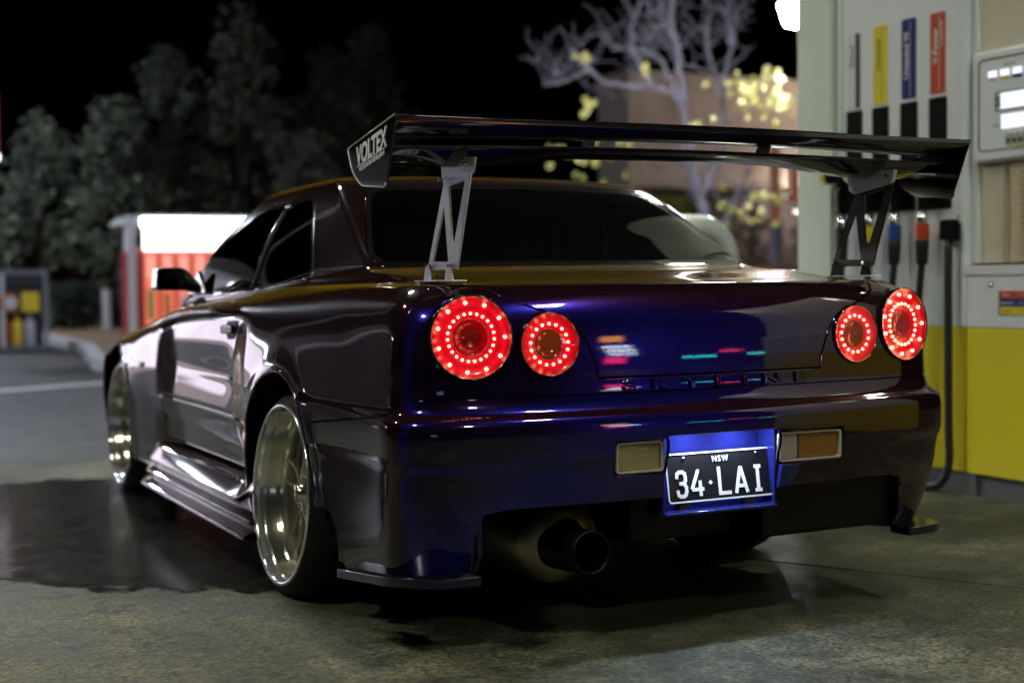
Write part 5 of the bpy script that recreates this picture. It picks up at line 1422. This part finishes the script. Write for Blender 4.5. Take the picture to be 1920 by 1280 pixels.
# ---- door handle, mirrors
for s in (-1, 1):
    hx = REFBVH.ray_cast(Vector((-1.3, 1.76, .83)), Vector((1, 0, 0)))[0].x
    bm = bmesh.new(); prism(bm, round_poly([(1.675, .795), (1.83, .790), (1.83, .855), (1.675, .862)], .025, 5), s*(-hx-.006), s*(-hx+.003), 'x'); ho = obj("handle_recess", bm, BLACK, car, bevel=.002)
    bm = bmesh.new(); prism(bm, round_poly([(1.69, .815), (1.84, .810), (1.84, .842), (1.69, .846)], .012, 5), s*(-hx+.012), s*(-hx+.024), 'x'); obj("door_handle", bm, PAINT, car, bevel=.005)
    bm = bmesh.new()
    out = round_poly([(-.965, .966), (-.842, .966), (-.78, .950), (-.78, .985), (-.85, 1.056), (-.955, 1.056)], [.02, .02, 0, 0, .02, .02], 5)
    prism(bm, [(-s*x, z) for x, z in out], 2.42, 2.52, 'y'); obj("wing_mirror", bm, BLACKG, car, bevel=.012, mod_seg=3)
    bm = bmesh.new(); prism(bm, [(-s*x, z) for x, z in round_poly([(-.958, .973), (-.848, .973), (-.856, 1.049), (-.950, 1.049)], .012, 4)], 2.415, 2.419, 'y'); obj("mirror_glass", bm, pbr("mirror_glass", (.04, .045, .03), .04, 1.), car)
    bm = bmesh.new()
    prism(bm, [(2.50, .952), (2.78, .945), (2.72, .99), (2.60, 1.045)], s*.735, s*.752, 'x'); obj("mirror_base", bm, BLACKG, car, bevel=.004)
    # small side indicator on the front wing
    hx = REFBVH.ray_cast(Vector((-1.3, 3.12, .64)), Vector((1, 0, 0)))[0].x
    bm = bmesh.new(); prism(bm, round_poly([(3.09, .628), (3.16, .628), (3.16, .652), (3.09, .652)], .01, 4), s*(-hx-.002), s*(-hx+.005), 'x'); obj("side_indicator", bm, LENSA, car, bevel=.003)
# window bright trims under the side glass
for s in (-1, 1):
    pts = []
    for y in np.linspace(1.28, 2.80, 30):
        z = np.interp(y, [1.28, 1.86, 2.80], [.998, .958, .934])
        h_ = REFBVH.ray_cast(Vector((-1.3, y, z)), Vector((1, 0, 0)))[0]
        if h_: pts.append((s*-h_.x, y, z))
    bm = bmesh.new(); tube(bm, pts, .0075, 8); obj("window_trim", bm, pbr("dark_chrome_trim", (.30, .30, .32), .12, 1.), car, smooth=True)
# pillar strip between door window and quarter window
for s in (-1, 1):
    pts = []
    for t in np.linspace(0, 1, 14):
        y = 1.873+(1.706-1.873)*t; z = .972+(1.268-.972)*t
        h_ = REFBVH.ray_cast(Vector((-1.3, y, z)), Vector((1, 0, 0)))[0]
        if h_: pts.append((s*(-h_.x+.001), y, z))
    bm = bmesh.new(); tube(bm, pts, .010, 8); obj("pillar_trim", bm, pbr("dark_chrome_trim", (.30, .30, .32), .12, 1.), car, smooth=True)
# ---- interior
INT = pbr("dark_interior_fabric", (.018, .018, .020), .8, bump=.2, bscale=120)
BX("parcel_shelf", -.62, .62, .80, 1.30, .955, .975, INT, car)
BX("dashboard", -.62, .62, 2.75, 3.05, .80, .96, INT, car, .03)
for x in (-.36, .36):
    bm = bmesh.new(); prism(bm, round_poly([(1.98, .50), (2.12, .50), (1.92, 1.06), (1.82, 1.06)], .03, 4), x-.24, x+.24, 'x'); obj("front_seat", bm, INT, car, bevel=.05, mod_seg=3)
    bm = bmesh.new(); prism(bm, round_poly([(1.84, 1.07), (1.93, 1.07), (1.90, 1.21), (1.82, 1.21)], .03, 4), x-.13, x+.13, 'x'); obj("headrest", bm, INT, car, bevel=.04, mod_seg=3)
bm = bmesh.new(); pts = [Vector((.36+.18*math.cos(t), 2.55-.06*math.sin(t), .90+.17*math.sin(t))) for t in np.linspace(0, 2*math.pi, 33)]; tube(bm, pts, .014, 8); obj("steering_wheel", bm, BLACK, car, smooth=True)
BX("rear_bench", -.55, .55, 1.28, 1.42, .55, .96, INT, car, .03)
bm = bmesh.new(); prism(bm, round_poly([(-.12, 1.225), (.12, 1.225), (.12, 1.275), (-.12, 1.275)], .02, 4), 2.20, 2.22, 'y'); obj("inside_mirror", bm, BLACK, car, bevel=.004)
